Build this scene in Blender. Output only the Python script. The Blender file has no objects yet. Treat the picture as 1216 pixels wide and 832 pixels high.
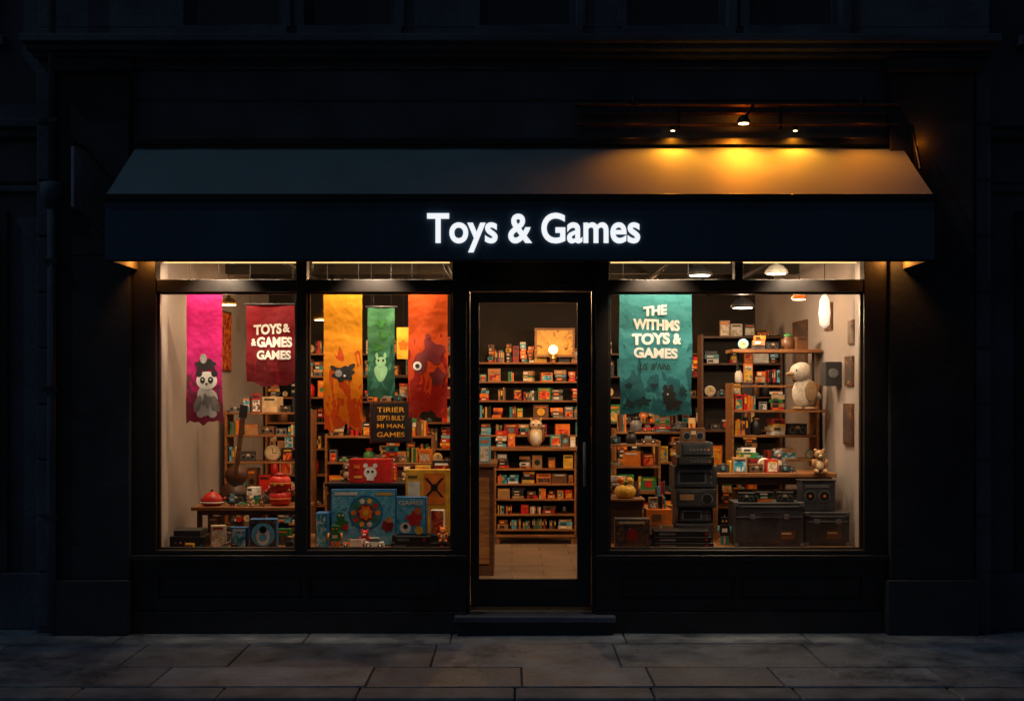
import bpy, math, random
from mathutils import Matrix, Vector
R = random.Random(11)
scene = bpy.context.scene
COL = scene.collection

# ------------------------------------------------------------------ materials
def new_mat(name):
    m = bpy.data.materials.new(name); m.use_nodes = True
    nt = m.node_tree; b = nt.nodes["Principled BSDF"]
    return m, nt, b

def mat(name, col, rough=0.6, metal=0.0, var=0.25, scale=6.0, bump=0.0, bscale=40.0, spec=0.5, rvar=0.0, detail=4):
    m, nt, b = new_mat(name)
    N = nt.nodes; L = nt.links
    tc = N.new("ShaderNodeTexCoord")
    nz = N.new("ShaderNodeTexNoise"); nz.inputs["Scale"].default_value = scale; nz.inputs["Detail"].default_value = detail
    L.new(tc.outputs["Object"], nz.inputs["Vector"])
    cr = N.new("ShaderNodeValToRGB")
    cr.color_ramp.elements[0].position = 0.3; cr.color_ramp.elements[1].position = 0.7
    cr.color_ramp.elements[0].color = [c*(1-var) for c in col] + [1]
    cr.color_ramp.elements[1].color = [min(1, c*(1+var)) for c in col] + [1]
    L.new(nz.outputs["Fac"], cr.inputs["Fac"]); L.new(cr.outputs["Color"], b.inputs["Base Color"])
    b.inputs["Roughness"].default_value = rough; b.inputs["Metallic"].default_value = metal
    b.inputs["Specular IOR Level"].default_value = spec
    if rvar:
        mr = N.new("ShaderNodeMapRange"); mr.inputs["To Min"].default_value = max(0.05, rough-rvar); mr.inputs["To Max"].default_value = min(1, rough+rvar)
        L.new(nz.outputs["Fac"], mr.inputs["Value"]); L.new(mr.outputs[0], b.inputs["Roughness"])
    if bump:
        n2 = N.new("ShaderNodeTexNoise"); n2.inputs["Scale"].default_value = bscale; n2.inputs["Detail"].default_value = 5
        L.new(tc.outputs["Object"], n2.inputs["Vector"])
        bp = N.new("ShaderNodeBump"); bp.inputs["Strength"].default_value = bump; bp.inputs["Distance"].default_value = 0.01
        L.new(n2.outputs["Fac"], bp.inputs["Height"]); L.new(bp.outputs["Normal"], b.inputs["Normal"])
    return m

def wood(name, c1, c2, rough=0.45, sc=3.0):
    m, nt, b = new_mat(name); N = nt.nodes; L = nt.links
    tc = N.new("ShaderNodeTexCoord"); mp = N.new("ShaderNodeMapping"); mp.inputs["Scale"].default_value = (1.0, 6.0, 9.0)
    L.new(tc.outputs["Object"], mp.inputs["Vector"])
    nz = N.new("ShaderNodeTexNoise"); nz.inputs["Scale"].default_value = sc; nz.inputs["Detail"].default_value = 5; nz.inputs["Distortion"].default_value = 1.2
    L.new(mp.outputs[0], nz.inputs["Vector"])
    cr = N.new("ShaderNodeValToRGB"); cr.color_ramp.elements[0].position = .35; cr.color_ramp.elements[1].position = .68
    cr.color_ramp.elements[0].color = list(c1)+[1]; cr.color_ramp.elements[1].color = list(c2)+[1]
    L.new(nz.outputs["Fac"], cr.inputs["Fac"]); L.new(cr.outputs[0], b.inputs["Base Color"]); b.inputs["Roughness"].default_value = rough
    return m

def art(name, cols, scale=14, rough=0.4, seed=0.0):
    m, nt, b = new_mat(name); N = nt.nodes; L = nt.links
    tc = N.new("ShaderNodeTexCoord"); mp = N.new("ShaderNodeMapping"); mp.inputs["Location"].default_value = (seed, seed*2, seed*3)
    L.new(tc.outputs["Object"], mp.inputs["Vector"])
    nz = N.new("ShaderNodeTexNoise"); nz.inputs["Scale"].default_value = scale; nz.inputs["Detail"].default_value = 3; nz.inputs["Distortion"].default_value = 1.5
    L.new(mp.outputs[0], nz.inputs["Vector"])
    cr = N.new("ShaderNodeValToRGB"); cr.color_ramp.interpolation = 'CONSTANT'
    n = len(cols)
    while len(cr.color_ramp.elements) < n: cr.color_ramp.elements.new(0.5)
    for i, c in enumerate(cols):
        cr.color_ramp.elements[i].position = 0.0 if i == 0 else 0.34 + 0.34*(i-1)/max(1, n-2)
        cr.color_ramp.elements[i].color = list(c)+[1]
    L.new(nz.outputs["Fac"], cr.inputs["Fac"]); L.new(cr.outputs[0], b.inputs["Base Color"]); b.inputs["Roughness"].default_value = rough
    return m

def fabric(name, ctop, cbot, blot, amount=0.3, trans=0.35, scale=6.0, seed=0.0):
    m, nt, b = new_mat(name); N = nt.nodes; L = nt.links
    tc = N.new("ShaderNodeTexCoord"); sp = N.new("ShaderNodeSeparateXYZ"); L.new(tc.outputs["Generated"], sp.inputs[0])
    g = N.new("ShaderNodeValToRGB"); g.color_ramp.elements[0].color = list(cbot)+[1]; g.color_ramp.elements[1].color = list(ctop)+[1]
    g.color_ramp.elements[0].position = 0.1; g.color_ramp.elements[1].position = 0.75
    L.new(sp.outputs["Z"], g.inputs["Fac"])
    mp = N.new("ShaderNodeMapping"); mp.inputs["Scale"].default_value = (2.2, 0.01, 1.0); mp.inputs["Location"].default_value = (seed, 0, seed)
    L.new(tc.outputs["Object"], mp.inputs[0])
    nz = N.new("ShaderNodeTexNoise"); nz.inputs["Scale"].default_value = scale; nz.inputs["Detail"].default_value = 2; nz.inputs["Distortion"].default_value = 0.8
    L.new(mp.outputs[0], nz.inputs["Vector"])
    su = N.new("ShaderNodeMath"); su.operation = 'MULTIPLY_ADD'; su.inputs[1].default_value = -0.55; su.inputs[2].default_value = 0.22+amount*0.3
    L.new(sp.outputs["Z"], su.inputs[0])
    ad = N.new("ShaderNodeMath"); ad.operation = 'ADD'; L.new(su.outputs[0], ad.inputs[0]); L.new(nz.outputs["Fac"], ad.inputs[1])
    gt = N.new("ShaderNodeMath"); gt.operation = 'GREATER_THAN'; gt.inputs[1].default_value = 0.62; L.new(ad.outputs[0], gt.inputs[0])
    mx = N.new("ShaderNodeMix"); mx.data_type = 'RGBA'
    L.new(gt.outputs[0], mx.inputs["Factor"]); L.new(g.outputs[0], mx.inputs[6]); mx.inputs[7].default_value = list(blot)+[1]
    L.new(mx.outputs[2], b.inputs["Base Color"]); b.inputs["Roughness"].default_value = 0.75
    tr = N.new("ShaderNodeBsdfTranslucent"); L.new(mx.outputs[2], tr.inputs["Color"])
    ms = N.new("ShaderNodeMixShader"); ms.inputs[0].default_value = trans
    L.new(b.outputs[0], ms.inputs[1]); L.new(tr.outputs[0], ms.inputs[2])
    L.new(ms.outputs[0], nt.nodes["Material Output"].inputs["Surface"])
    wv = N.new("ShaderNodeTexNoise"); wv.inputs["Scale"].default_value = 7; L.new(tc.outputs["Object"], wv.inputs["Vector"])
    bp = N.new("ShaderNodeBump"); bp.inputs["Strength"].default_value = 0.6; bp.inputs["Distance"].default_value = 0.04
    L.new(wv.outputs["Fac"], bp.inputs["Height"]); L.new(bp.outputs[0], b.inputs["Normal"]); L.new(bp.outputs[0], tr.inputs["Normal"])
    return m

def glass_mat(name):
    m, nt, b = new_mat(name); N = nt.nodes; L = nt.links
    t = N.new("ShaderNodeBsdfTransparent")
    g = N.new("ShaderNodeBsdfGlossy"); g.inputs["Roughness"].default_value = 0.01
    lw = N.new("ShaderNodeLayerWeight"); lw.inputs[0].default_value = 0.12
    ms = N.new("ShaderNodeMixShader"); L.new(lw.outputs["Fresnel"], ms.inputs[0])
    L.new(t.outputs[0], ms.inputs[1]); L.new(g.outputs[0], ms.inputs[2])
    L.new(ms.outputs[0], nt.nodes["Material Output"].inputs["Surface"])
    nt.nodes.remove(b)
    return m

def emis(name, col, s):
    m, nt, b = new_mat(name)
    b.inputs["Base Color"].default_value = list(col)+[1]
    b.inputs["Emission Color"].default_value = list(col)+[1]; b.inputs["Emission Strength"].default_value = s
    return m

M_paint = mat("black_gloss_paint", (0.013, 0.013, 0.017), 0.4, var=0.35, bump=0.2, bscale=14, rvar=0.14)
M_frame = mat("dark_brown_frame_paint", (0.016, 0.011, 0.009), 0.42, var=0.3, bump=0.15, bscale=15)
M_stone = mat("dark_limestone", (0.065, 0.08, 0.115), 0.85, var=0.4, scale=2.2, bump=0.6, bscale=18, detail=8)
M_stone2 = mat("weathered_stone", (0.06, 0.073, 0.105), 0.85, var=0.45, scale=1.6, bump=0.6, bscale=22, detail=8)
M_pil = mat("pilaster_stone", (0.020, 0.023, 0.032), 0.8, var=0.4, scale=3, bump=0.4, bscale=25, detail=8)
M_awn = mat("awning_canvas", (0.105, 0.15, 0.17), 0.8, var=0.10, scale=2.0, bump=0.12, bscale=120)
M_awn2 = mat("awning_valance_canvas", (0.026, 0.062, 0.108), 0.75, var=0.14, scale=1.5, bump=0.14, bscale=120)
M_trim = mat("awning_trim_metal", (0.01, 0.011, 0.013), 0.4, 0.5)
M_sign = emis("sign_letter_white", (0.95, 0.97, 1.0), 0.92)
M_glass = glass_mat("window_glass")
M_dglass = mat("dark_upper_window_glass", (0.01, 0.012, 0.016), 0.08, var=0.1)
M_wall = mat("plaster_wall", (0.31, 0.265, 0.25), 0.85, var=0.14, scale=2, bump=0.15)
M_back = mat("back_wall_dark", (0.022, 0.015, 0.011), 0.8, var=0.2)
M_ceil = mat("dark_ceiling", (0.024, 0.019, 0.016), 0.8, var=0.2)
M_wood = wood("warm_shelf_wood", (0.16, 0.055, 0.015), (0.34, 0.145, 0.045))
M_wood2 = wood("dark_walnut", (0.05, 0.019, 0.008), (0.13, 0.052, 0.021))
M_black = mat("black_plastic", (0.016, 0.016, 0.019), 0.35, var=0.2)
M_blackm = mat("matt_black", (0.022, 0.022, 0.026), 0.6, var=0.3)
M_char = mat("charcoal_case_shell", (0.04, 0.043, 0.052), 0.5, var=0.4, scale=9, bump=.3, bscale=90)
M_steel = mat("brushed_steel", (0.5, 0.5, 0.5), 0.3, 0.9)
M_brass = mat("brass", (0.65, 0.4, 0.12), 0.3, 0.9)
M_bulb = emis("warm_bulb", (1.0, 0.66, 0.30), 10)
M_bulbw = emis("white_bulb", (1.0, 0.84, 0.64), 8)
M_led = emis("led_strip_warm", (1.0, 0.56, 0.20), 1.8)
PC = dict(red=(0.55, 0.018, 0.012), dred=(0.24, 0.01, 0.012), orange=(0.75, 0.18, 0.015), yellow=(0.78, 0.42, 0.035), white=(0.74, 0.70, 0.63),
          cream=(0.56, 0.42, 0.25), black=(0.012, 0.012, 0.014), grey=(0.15, 0.15, 0.16), dgrey=(0.04, 0.04, 0.046), teal=(0.03, 0.24, 0.27),
          blue=(0.02, 0.12, 0.34), lblue=(0.12, 0.42, 0.60), green=(0.04, 0.20, 0.05), brown=(0.14, 0.06, 0.024), kraft=(0.36, 0.19, 0.08), pink=(0.5, 0.12, 0.2))
P = {k: mat("toy_"+k, v, 0.42, var=0.22, scale=14, detail=2) for k, v in PC.items()}
def c(*n): return [PC[i] for i in n]
ARTS = [art("box_art_blue", c("blue", "teal", "lblue", "white", "red"), 16, seed=1),
        art("box_art_warm", c("brown", "orange", "yellow", "cream"), 18, seed=2),
        art("box_art_red", c("dred", "red", "orange", "white"), 17, seed=3),
        art("box_art_dark", c("black", "dgrey", "brown", "cream"), 20, seed=4),
        art("box_art_green", c("green", "teal", "yellow", "white"), 19, seed=5),
        art("box_art_cream", c("kraft", "cream", "white", "red"), 22, seed=6),
        art("box_art_mono", c("black", "grey", "white", "dgrey"), 24, seed=7),
        art("box_art_ember", c("black", "dred", "orange", "brown"), 15, seed=8)]
A_case = art("case_scuffs", [(0.02, .02, .024), (.035, .036, .042), (.055, .05, .055), (.10, .06, .05)], 7, .5, seed=14)

# ------------------------------------------------------------------ mesh builder
class MB:
    def __init__(s): s.v = []; s.f = []; s.mi = []; s.sm = []; s.mats = []; s.M = Matrix.Identity(4)
    def add(s, vs, fs, m, smooth=False):
        if m not in s.mats: s.mats.append(m)
        k = s.mats.index(m); o = len(s.v)
        s.v += [tuple(s.M @ Vector(p)) for p in vs]
        for f in fs: s.f.append([i+o for i in f]); s.mi.append(k); s.sm.append(smooth)
    def box(s, x0, x1, y0, y1, z0, z1, m, taper=0.0):
        t = taper
        vs = [(x0, y0, z0), (x1, y0, z0), (x1, y1, z0), (x0, y1, z0), (x0+t, y0+t, z1), (x1-t, y0+t, z1), (x1-t, y1-t, z1), (x0+t, y1-t, z1)]
        s.add(vs, [(0, 3, 2, 1), (4, 5, 6, 7), (0, 1, 5, 4), (1, 2, 6, 5), (2, 3, 7, 6), (3, 0, 4, 7)], m)
    def lathe(s, cx, cy, cz, prof, m, seg=16, axis='z', sx=1, sy=1):
        vs = []; fs = []
        for r, h in prof:
            for i in range(seg):
                a = 2*math.pi*i/seg
                p = (r*math.cos(a)*sx, r*math.sin(a)*sy, h)
                if axis == 'y': p = (p[0], -p[2], p[1])
                elif axis == 'x': p = (p[2], p[1], p[0])
                vs.append((cx+p[0], cy+p[1], cz+p[2]))
        n = len(prof)
        for j in range(n-1):
            for i in range(seg):
                i2 = (i+1) % seg
                fs.append((j*seg+i, j*seg+i2, (j+1)*seg+i2, (j+1)*seg+i))
        fs.append(tuple(reversed(range(seg)))); fs.append(tuple((n-1)*seg+i for i in range(seg)))
        s.add(vs, fs, m, True)
    def ball(s, cx, cy, cz, rx, ry, rz, m, seg=14, rings=9):
        vs = [(cx, cy, cz-rz)]; fs = []
        for j in range(1, rings):
            t = math.pi*j/rings
            for i in range(seg):
                a = 2*math.pi*i/seg
                vs.append((cx+rx*math.sin(t)*math.cos(a), cy+ry*math.sin(t)*math.sin(a), cz-rz*math.cos(t)))
        vs.append((cx, cy, cz+rz)); top = len(vs)-1
        for i in range(seg):
            i2 = (i+1) % seg
            fs.append((0, 1+i2, 1+i)); fs.append((top, 1+(rings-2)*seg+i, 1+(rings-2)*seg+i2))
            for j in range(rings-2):
                fs.append((1+j*seg+i, 1+j*seg+i2, 1+(j+1)*seg+i2, 1+(j+1)*seg+i))
        s.add(vs, fs, m, True)
    def rod(s, a, b, r, m, seg=8, r2=None):
        a = Vector(a); b = Vector(b); d = b-a; L = d.length
        if L < 1e-6: return
        q = d.to_track_quat('Z', 'Y').to_matrix().to_4x4()
        old = s.M; s.M = old @ Matrix.Translation(a) @ q
        s.lathe(0, 0, 0, [(r, 0), (r2 if r2 is not None else r, L)], m, seg); s.M = old
    def disc(s, cx, y, cz, r, m, seg=20, r2=None, f=None):
        vs = [(cx, y, cz)]
        for i in range(seg):
            a = 2*math.pi*i/seg; k = f(a) if f else 1
            vs.append((cx+r*k*math.cos(a), y, cz+(r2 or r)*k*math.sin(a)))
        s.add(vs, [(0, 1+i, 1+(i+1) % seg) for i in range(seg)], m)
    def obj(s, name, parent=None, bevel=0, loc=(0, 0, 0)):
        me = bpy.data.meshes.new(name); me.from_pydata(s.v, [], s.f)
        for m in s.mats: me.materials.append(m)
        for p, k, sm in zip(me.polygons, s.mi, s.sm): p.material_index = k; p.use_smooth = sm
        me.update()
        o = bpy.data.objects.new(name, me); COL.objects.link(o); o.location = loc
        if bevel:
            b = o.modifiers.new("bevel", 'BEVEL'); b.width = bevel; b.segments = 2; b.limit_method = 'ANGLE'; b.angle_limit = math.radians(50)
        if parent: o.parent = parent
        return o

def empty(name, loc=(0, 0, 0)):
    e = bpy.data.objects.new(name, None); COL.objects.link(e); e.location = loc; e.empty_display_size = 0.2; return e

def text_mesh(txt, bold=0.02, extrude=0.0):
    cu = bpy.data.curves.new("t", 'FONT'); cu.body = txt; cu.align_x = 'CENTER'; cu.offset = bold; cu.extrude = extrude
    cu.resolution_u = 6
    o = bpy.data.objects.new("t", cu); COL.objects.link(o)
    dg = bpy.context.evaluated_depsgraph_get(); dg.update()
    me = bpy.data.meshes.new_from_object(o.evaluated_get(dg))
    vs = [tuple(v.co) for v in me.vertices]; fs = [tuple(p.vertices) for p in me.polygons]
    bpy.data.objects.remove(o)
    xs = [v[0] for v in vs]; ys = [v[1] for v in vs]
    return vs, fs, (min(xs), max(xs), min(ys), max(ys))

def put_text(mb, txt, cx, cz, w, h, surf, m, bold=0.02, slant=0.0, rise=0.0):
    vs, fs, (a, b, c0, d) = text_mesh(txt, bold)
    out = []
    for v in vs:
        X = cx+(v[0]-(a+b)/2)/(b-a)*w; Z = cz+(v[1]-(c0+d)/2)/(d-c0)*h; X += slant*(Z-cz); Z += rise*(X-cx)
        out.append((X, surf(X, Z), Z))
    mb.add(out, fs, m)

# ------------------------------------------------------------------ ground
g = MB(); g.box(-120, 120, -140, 120, -0.6, -0.13, mat("asphalt", (0.04, 0.04, 0.042), 0.8, var=0.3, scale=9, bump=0.6, bscale=140)); g.obj("road")

def slab_material():
    m, nt, b = new_mat("pavement_slab"); N = nt.nodes; L = nt.links
    tc = N.new("ShaderNodeTexCoord"); at = N.new("ShaderNodeAttribute"); at.attribute_name = "tone"
    nz = N.new("ShaderNodeTexNoise"); nz.inputs["Scale"].default_value = 1.7; nz.inputs["Detail"].default_value = 10; nz.inputs["Roughness"].default_value = 0.78
    L.new(tc.outputs["Object"], nz.inputs["Vector"])
    cr = N.new("ShaderNodeValToRGB"); cr.color_ramp.elements[0].position = .38; cr.color_ramp.elements[1].position = .64
    cr.color_ramp.elements[0].color = (0.065, 0.085, 0.115, 1); cr.color_ramp.elements[1].color = (0.28, 0.33, 0.40, 1)
    L.new(nz.outputs["Fac"], cr.inputs[0])
    mx = N.new("ShaderNodeMix"); mx.data_type = 'RGBA'; mx.blend_type = 'MULTIPLY'; mx.inputs["Factor"].default_value = 1
    L.new(cr.outputs[0], mx.inputs[6]); L.new(at.outputs["Color"], mx.inputs[7]); L.new(mx.outputs[2], b.inputs["Base Color"])
    mr = N.new("ShaderNodeMapRange"); mr.inputs["From Min"].default_value = .35; mr.inputs["From Max"].default_value = .65; mr.inputs["To Min"].default_value = .30; mr.inputs["To Max"].default_value = .75
    L.new(nz.outputs["Fac"], mr.inputs["Value"]); L.new(mr.outputs[0], b.inputs["Roughness"])
    n2 = N.new("ShaderNodeTexNoise"); n2.inputs["Scale"].default_value = 22; n2.inputs["Detail"].default_value = 8
    L.new(tc.outputs["Object"], n2.inputs["Vector"])
    bp = N.new("ShaderNodeBump"); bp.inputs["Strength"].default_value = 1.0; bp.inputs["Distance"].default_value = .014
    L.new(n2.outputs["Fac"], bp.inputs["Height"]); L.new(bp.outputs["Normal"], b.inputs["Normal"])
    return m
M_slab = slab_material(); M_joint = mat("slab_joint", (0.035, 0.035, 0.04), 0.95)
rows = [0.25, -0.46, -1.26, -1.84]
vs = []; fs = []; tones = []
for ri in range(3):
    y1 = rows[ri]; y0 = rows[ri+1]; x = -16 + R.random()
    while x < 16:
        w = R.uniform(0.65, 1.45); t = R.uniform(0.65, 1.18); dz = [R.uniform(-.006, .002) for _ in range(4)]
        gp = 0.0025; bv = 0.006; o = len(vs)
        xa, xb, ya, yb = x+gp, x+w-gp, y0+gp, y1-gp
        vs += [(xa, ya, -.02), (xb, ya, -.02), (xb, yb, -.02), (xa, yb, -.02), (xa+bv, ya+bv, dz[0]), (xb-bv, ya+bv, dz[1]), (xb-bv, yb-bv, dz[2]), (xa+bv, yb-bv, dz[3])]
        for f in [(4, 5, 6, 7), (0, 1, 5, 4), (1, 2, 6, 5), (2, 3, 7, 6), (3, 0, 4, 7)]: fs.append([o+i for i in f])
        tones += [(t, t*R.uniform(.98, 1.0), t*R.uniform(.96, 1.03), 1)]*8
        x += w
me = bpy.data.meshes.new("slabs"); me.from_pydata(vs, [], fs); me.materials.append(M_slab)
ca = me.color_attributes.new("tone", 'FLOAT_COLOR', 'POINT')
for i, t in enumerate(tones): ca.data[i].color = t
slabs = bpy.data.objects.new("slabs", me); COL.objects.link(slabs)
pav = empty("pavement"); slabs.parent = pav
b = MB(); b.box(-16, 16, -1.84, 0.3, -0.5, -0.012, M_joint); b.obj("bedding", pav)
k = MB(); M_kerb = mat("granite_kerb", (0.13, 0.145, 0.17), 0.7, var=0.4, scale=5, bump=0.5, bscale=60)
x = -16
while x < 16:
    w = R.uniform(.85, 1.0); k.box(x+.004, x+w-.004, -2.13, -1.847, -0.5, -0.004+R.uniform(-.003, .002), M_kerb); x += w
k.obj("kerb", bevel=0.015)

# ------------------------------------------------------------------ shop building
shop = empty("shop_building")
w = MB()
wins = [(-2.59, -1.82), (-1.64, -0.92), (-0.25, 0.51), (0.91, 1.71), (1.88, 2.61)]
Z1, Z2 = 4.78, 6.45
w.box(-3.75, 3.78, 0.0, 0.35, 2.96, Z1, M_stone)
w.box(-3.75, 3.78, 0.0, 0.35, Z2, 8.0, M_stone)
xs = [-3.75]+[q for ab in wins for q in ab]+[3.78]
for i in range(0, len(xs), 2): w.box(xs[i], xs[i+1], 0.0, 0.35, Z1, Z2, M_stone)
w.obj("upper_wall", shop, bevel=0.006)
w = MB()
for a, bb in wins:
    w.box(a-.05, bb+.05, -.07, -.002, Z1-.07, Z1-.002, M_stone2)
    for (p, q) in ((a-.07, a-.002), (bb+.002, bb+.07)): w.box(p, q, -.03, -.002, Z1, Z2, M_stone2)
    for (p, q, r, t) in [(a, a+.05, Z1, Z2), (bb-.05, bb, Z1, Z2), (a+.05, bb-.05, Z1, Z1+.06), (a+.05, bb-.05, Z2-.05, Z2), (a+.05, bb-.05, Z1+.8, Z1+.85)]:
        w.box(p, q, .12, .17, r, t, M_stone2)
    w.box(a+.05, bb-.05, .145, .15, Z1+.06, Z2-.05, M_dglass)
w.obj("upper_windows", shop, bevel=0.004)
w = MB()
for (z0, z1, d) in [(4.66, 4.70, .10), (4.60, 4.66, .27), (4.555, 4.60, .20), (4.52, 4.555, .12)]:
    w.box(-3.72-d*.3, 3.70+d*.3, -d, -.002, z0, z1, M_stone2)
w.box(-2.99, 2.95, -.03, -.002, 4.44, 4.47, M_stone2)
w.box(-2.99, 2.95, -.02, -.002, 4.20, 4.22, M_stone2)
w.obj("cornice", shop, bevel=0.008)
w = MB()
for sx in (-1, 1):
    a, bb = (-3.56, -3.0) if sx < 0 else (2.965, 3.62)
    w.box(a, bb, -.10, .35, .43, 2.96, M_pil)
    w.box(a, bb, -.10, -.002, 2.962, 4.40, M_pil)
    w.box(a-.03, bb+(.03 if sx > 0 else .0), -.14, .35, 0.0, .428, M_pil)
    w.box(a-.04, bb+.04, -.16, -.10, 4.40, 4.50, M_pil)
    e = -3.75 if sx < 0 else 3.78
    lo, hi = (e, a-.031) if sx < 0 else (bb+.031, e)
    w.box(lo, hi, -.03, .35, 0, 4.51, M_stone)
w.obj("pilasters", shop, bevel=0.008)
w = MB()
for sx in (-1, 1):
    for i in range(10):
        z = .05+i*.44
        lo, hi = (-3.745, -3.595) if sx < 0 else (3.655, 3.775)
        w.box(lo, hi, -.05, -.031, z, z+.42, M_stone2)
w.obj("quoins", shop, bevel=0.008)

w = MB()
ZB, ZT, ZTR, ZTOP = 0.653, 2.687, 2.787, 2.959
def hbar(x0, x1, z0, z1, y0=-.02, y1=.09, m=M_frame): w.box(x0, x1, y0, y1, z0, z1, m)
for (a, bb) in [(-2.998, -2.81), (-1.707, -1.62), (-.473, -.36), (.66, .767), (2.78, 2.963)]:
    w.box(a, bb, -.03, .10, .62, ZTOP, M_frame)
for (a, bb) in [(-2.81, -1.707), (-1.62, -.473), (.767, 2.78)]:
    hbar(a, bb, ZT, ZTR); hbar(a, bb, ZB-.035, ZB, -.05, .10)
    hbar(a, bb, 2.945, 2.958)
hbar(1.76, 1.827, ZTR, 2.945)
for (a, bb) in [(-2.81, -1.707), (-1.62, -.473), (.767, 2.78)]:
    for (p, q, r, t) in [(a, a+.018, ZB, ZT), (bb-.018, bb, ZB, ZT), (a+.018, bb-.018, ZT-.014, ZT), (a+.018, bb-.018, ZB, ZB+.014)]:
        w.box(p, q, .02, .07, r, t, M_frame)
w.obj("shopfront_frames", shop, bevel=0.006)
w = MB()
for (a, bb, panels) in [(-2.998, -.36, [(-2.79, -1.65), (-1.60, -.57)]), (.66, 2.963, [(.86, 1.76), (1.81, 2.77)])]:
    w.box(a, bb, .0, .10, .0, .618, M_paint)
    w.box(a, bb, -.06, -.001, 0.0, .17, M_paint)
    w.box(a, bb, -.09, .0-.001, .575, .617, M_paint)
    zs = (.27, .455)
    w.box(a, bb, -.03, -.001, .171, zs[0], M_paint); w.box(a, bb, -.03, -.001, zs[1], .573, M_paint)
    px = [a]+[q for ab in panels for q in ab]+[bb]
    for i in range(0, len(px), 2): w.box(px[i], px[i+1], -.03, -.001, zs[0], zs[1], M_paint)
    for p, q in panels: w.box(p+.02, q-.02, -.012, -.001, zs[0]+.02, zs[1]-.02, M_paint)
w.obj("stall_risers", shop, bevel=0.006)
w = MB()
for (a, bb, z0, z1) in [(-2.80, -1.715, ZB+.005, ZT-.005), (-1.61, -.48, ZB+.005, ZT-.005), (.775, 2.772, ZB+.005, ZT-.005),
                        (-2.80, -1.715, ZTR, 2.945), (-1.61, -.48, ZTR, 2.945), (.775, 1.76, ZTR, 2.945), (1.827, 2.772, ZTR, 2.945)]:
    w.add([(a, .045, z0), (bb, .045, z0), (bb, .045, z1), (a, .045, z1)], [(0, 1, 2, 3)], M_glass)
w.obj("window_panes", shop)

door = empty("shop_door")
w = MB()
w.box(-.36, -.335, -.0, .14, .15, 2.76, M_frame); w.box(.635, .66, -.0, .14, .15, 2.76, M_frame)
w.box(-.335, .635, -.0, .14, 2.70, 2.76, M_frame)
w.box(-.33, -.262, .06, .11, .19, 2.69, M_paint); w.box(.52, .63, .06, .11, .19, 2.69, M_paint)
w.box(-.262, .52, .06, .11, 2.61, 2.69, M_paint); w.box(-.262, .52, .06, .11, .19, .41, M_paint)
w.box(-.20, .46, .052, .0595, .235, .365, M_paint)
w.box(-.36, .66, .0, .12, 2.762, 2.80, M_frame); w.box(-.36, .66, .06, .10, 2.802, 2.95, M_blackm)
w.obj("leaf_and_frame", door, bevel=0.005)
w = MB(); w.add([(-.262, .085, .41), (.52, .085, .41), (.52, .085, 2.61), (-.262, .085, 2.61)], [(0, 1, 2, 3)], M_glass); w.obj("door_glass", door)
w = MB()
w.box(.548, .60, .05, .0595, 1.08, 1.56, M_blackm)
w.rod((.573, -.0, 1.15), (.573, -.0, 1.50), .011, M_steel, 10)
for z in (1.19, 1.46): w.rod((.573, .0, z), (.573, .05, z), .008, M_steel)
w.obj("door_handle", door, bevel=0.003)
s = MB(); s.box(-.43, .79, -.13, .16, .0, .10, M_pil); s.box(-.45, .81, -.16, .16, .101, .148, M_stone2); s.obj("door_step", bevel=.008)

# ------------------------------------------------------------------ neighbours
for nm, x0, x1 in (("neighbouring_building", -12, -3.755), ("neighbouring_building", 3.785, 12)):
    e = empty(nm)
    w = MB()
    w.box(x0, x1, .18, .6, 0, 8, M_stone2)
    w.box(x0, x1, .02, .178, 4.0, 4.07, M_stone2); w.box(x0, x1, .08, .178, 3.93, 3.999, M_stone2); w.box(x0, x1, .12, .178, 3.5, 3.55, M_stone2)
    w.box(x0, x1, .10, .178, 0, .45, M_stone2)
    w.obj("walls", e, bevel=.01)
    w = MB()
    sgn = -1 if x0 < 0 else 1
    for i in range(4):
        cx = sgn*(4.55+i*1.9)
        w.box(cx-.5, cx+.5, .14, .176, .46, 3.35, M_pil)
        w.box(cx-.40, cx+.40, .10, .138, .95, 3.2, M_dglass)
        w.box(cx-.03, cx+.03, .08, .098, .95, 3.2, M_frame)
        w.box(cx-.4, cx+.4, .10, .176, 4.75, 6.2, M_dglass); w.box(cx-.5, cx+.5, .05, .176, 4.66, 4.74, M_stone)
    w.obj("windows", e, bevel=.006)
    w = MB()
    for j in range(10):
        x = x0+j*.92; lo = max(x0, x+.01); hi = min(x1, x+.9)
        if hi-lo > .1: w.box(lo, hi, .15, .179, 3.58, 3.9, M_stone)
    w.obj("block_course", e, bevel=.01)

w = MB(); w.rod((-3.60, -.12, .02), (-3.60, -.12, 3.38), .035, M_stone2, 12); w.rod((-3.60, -.12, 3.44), (-3.60, -.12, 7.8), .03, M_stone2, 12)
w.lathe(-3.60, -.12, 3.33, [(.04, 0), (.085, .12), (.085, .2), (.05, .21)], M_stone2, 12)
for z in (.9, 1.9, 2.9, 4.0): w.box(-3.655, -3.545, -.16, -.10, z, z+.04, M_pil)
w.obj("drainpipe")
w = MB(); w.box(-3.345, -3.32, -.42, -.17, 3.30, 3.76, mat("sign_board_grey", (.2, .24, .28), .6)); w.rod((-3.333, -.43, 3.80), (-3.333, -.10, 3.80), .012, M_trim); w.rod((-3.333, -.30, 3.76), (-3.333, -.30, 3.80), .006, M_trim)
w.rod((-3.333, -.42, 3.27), (-3.333, -.10, 3.27), .008, M_trim); w.obj("projecting_sign", bevel=.004)

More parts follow.
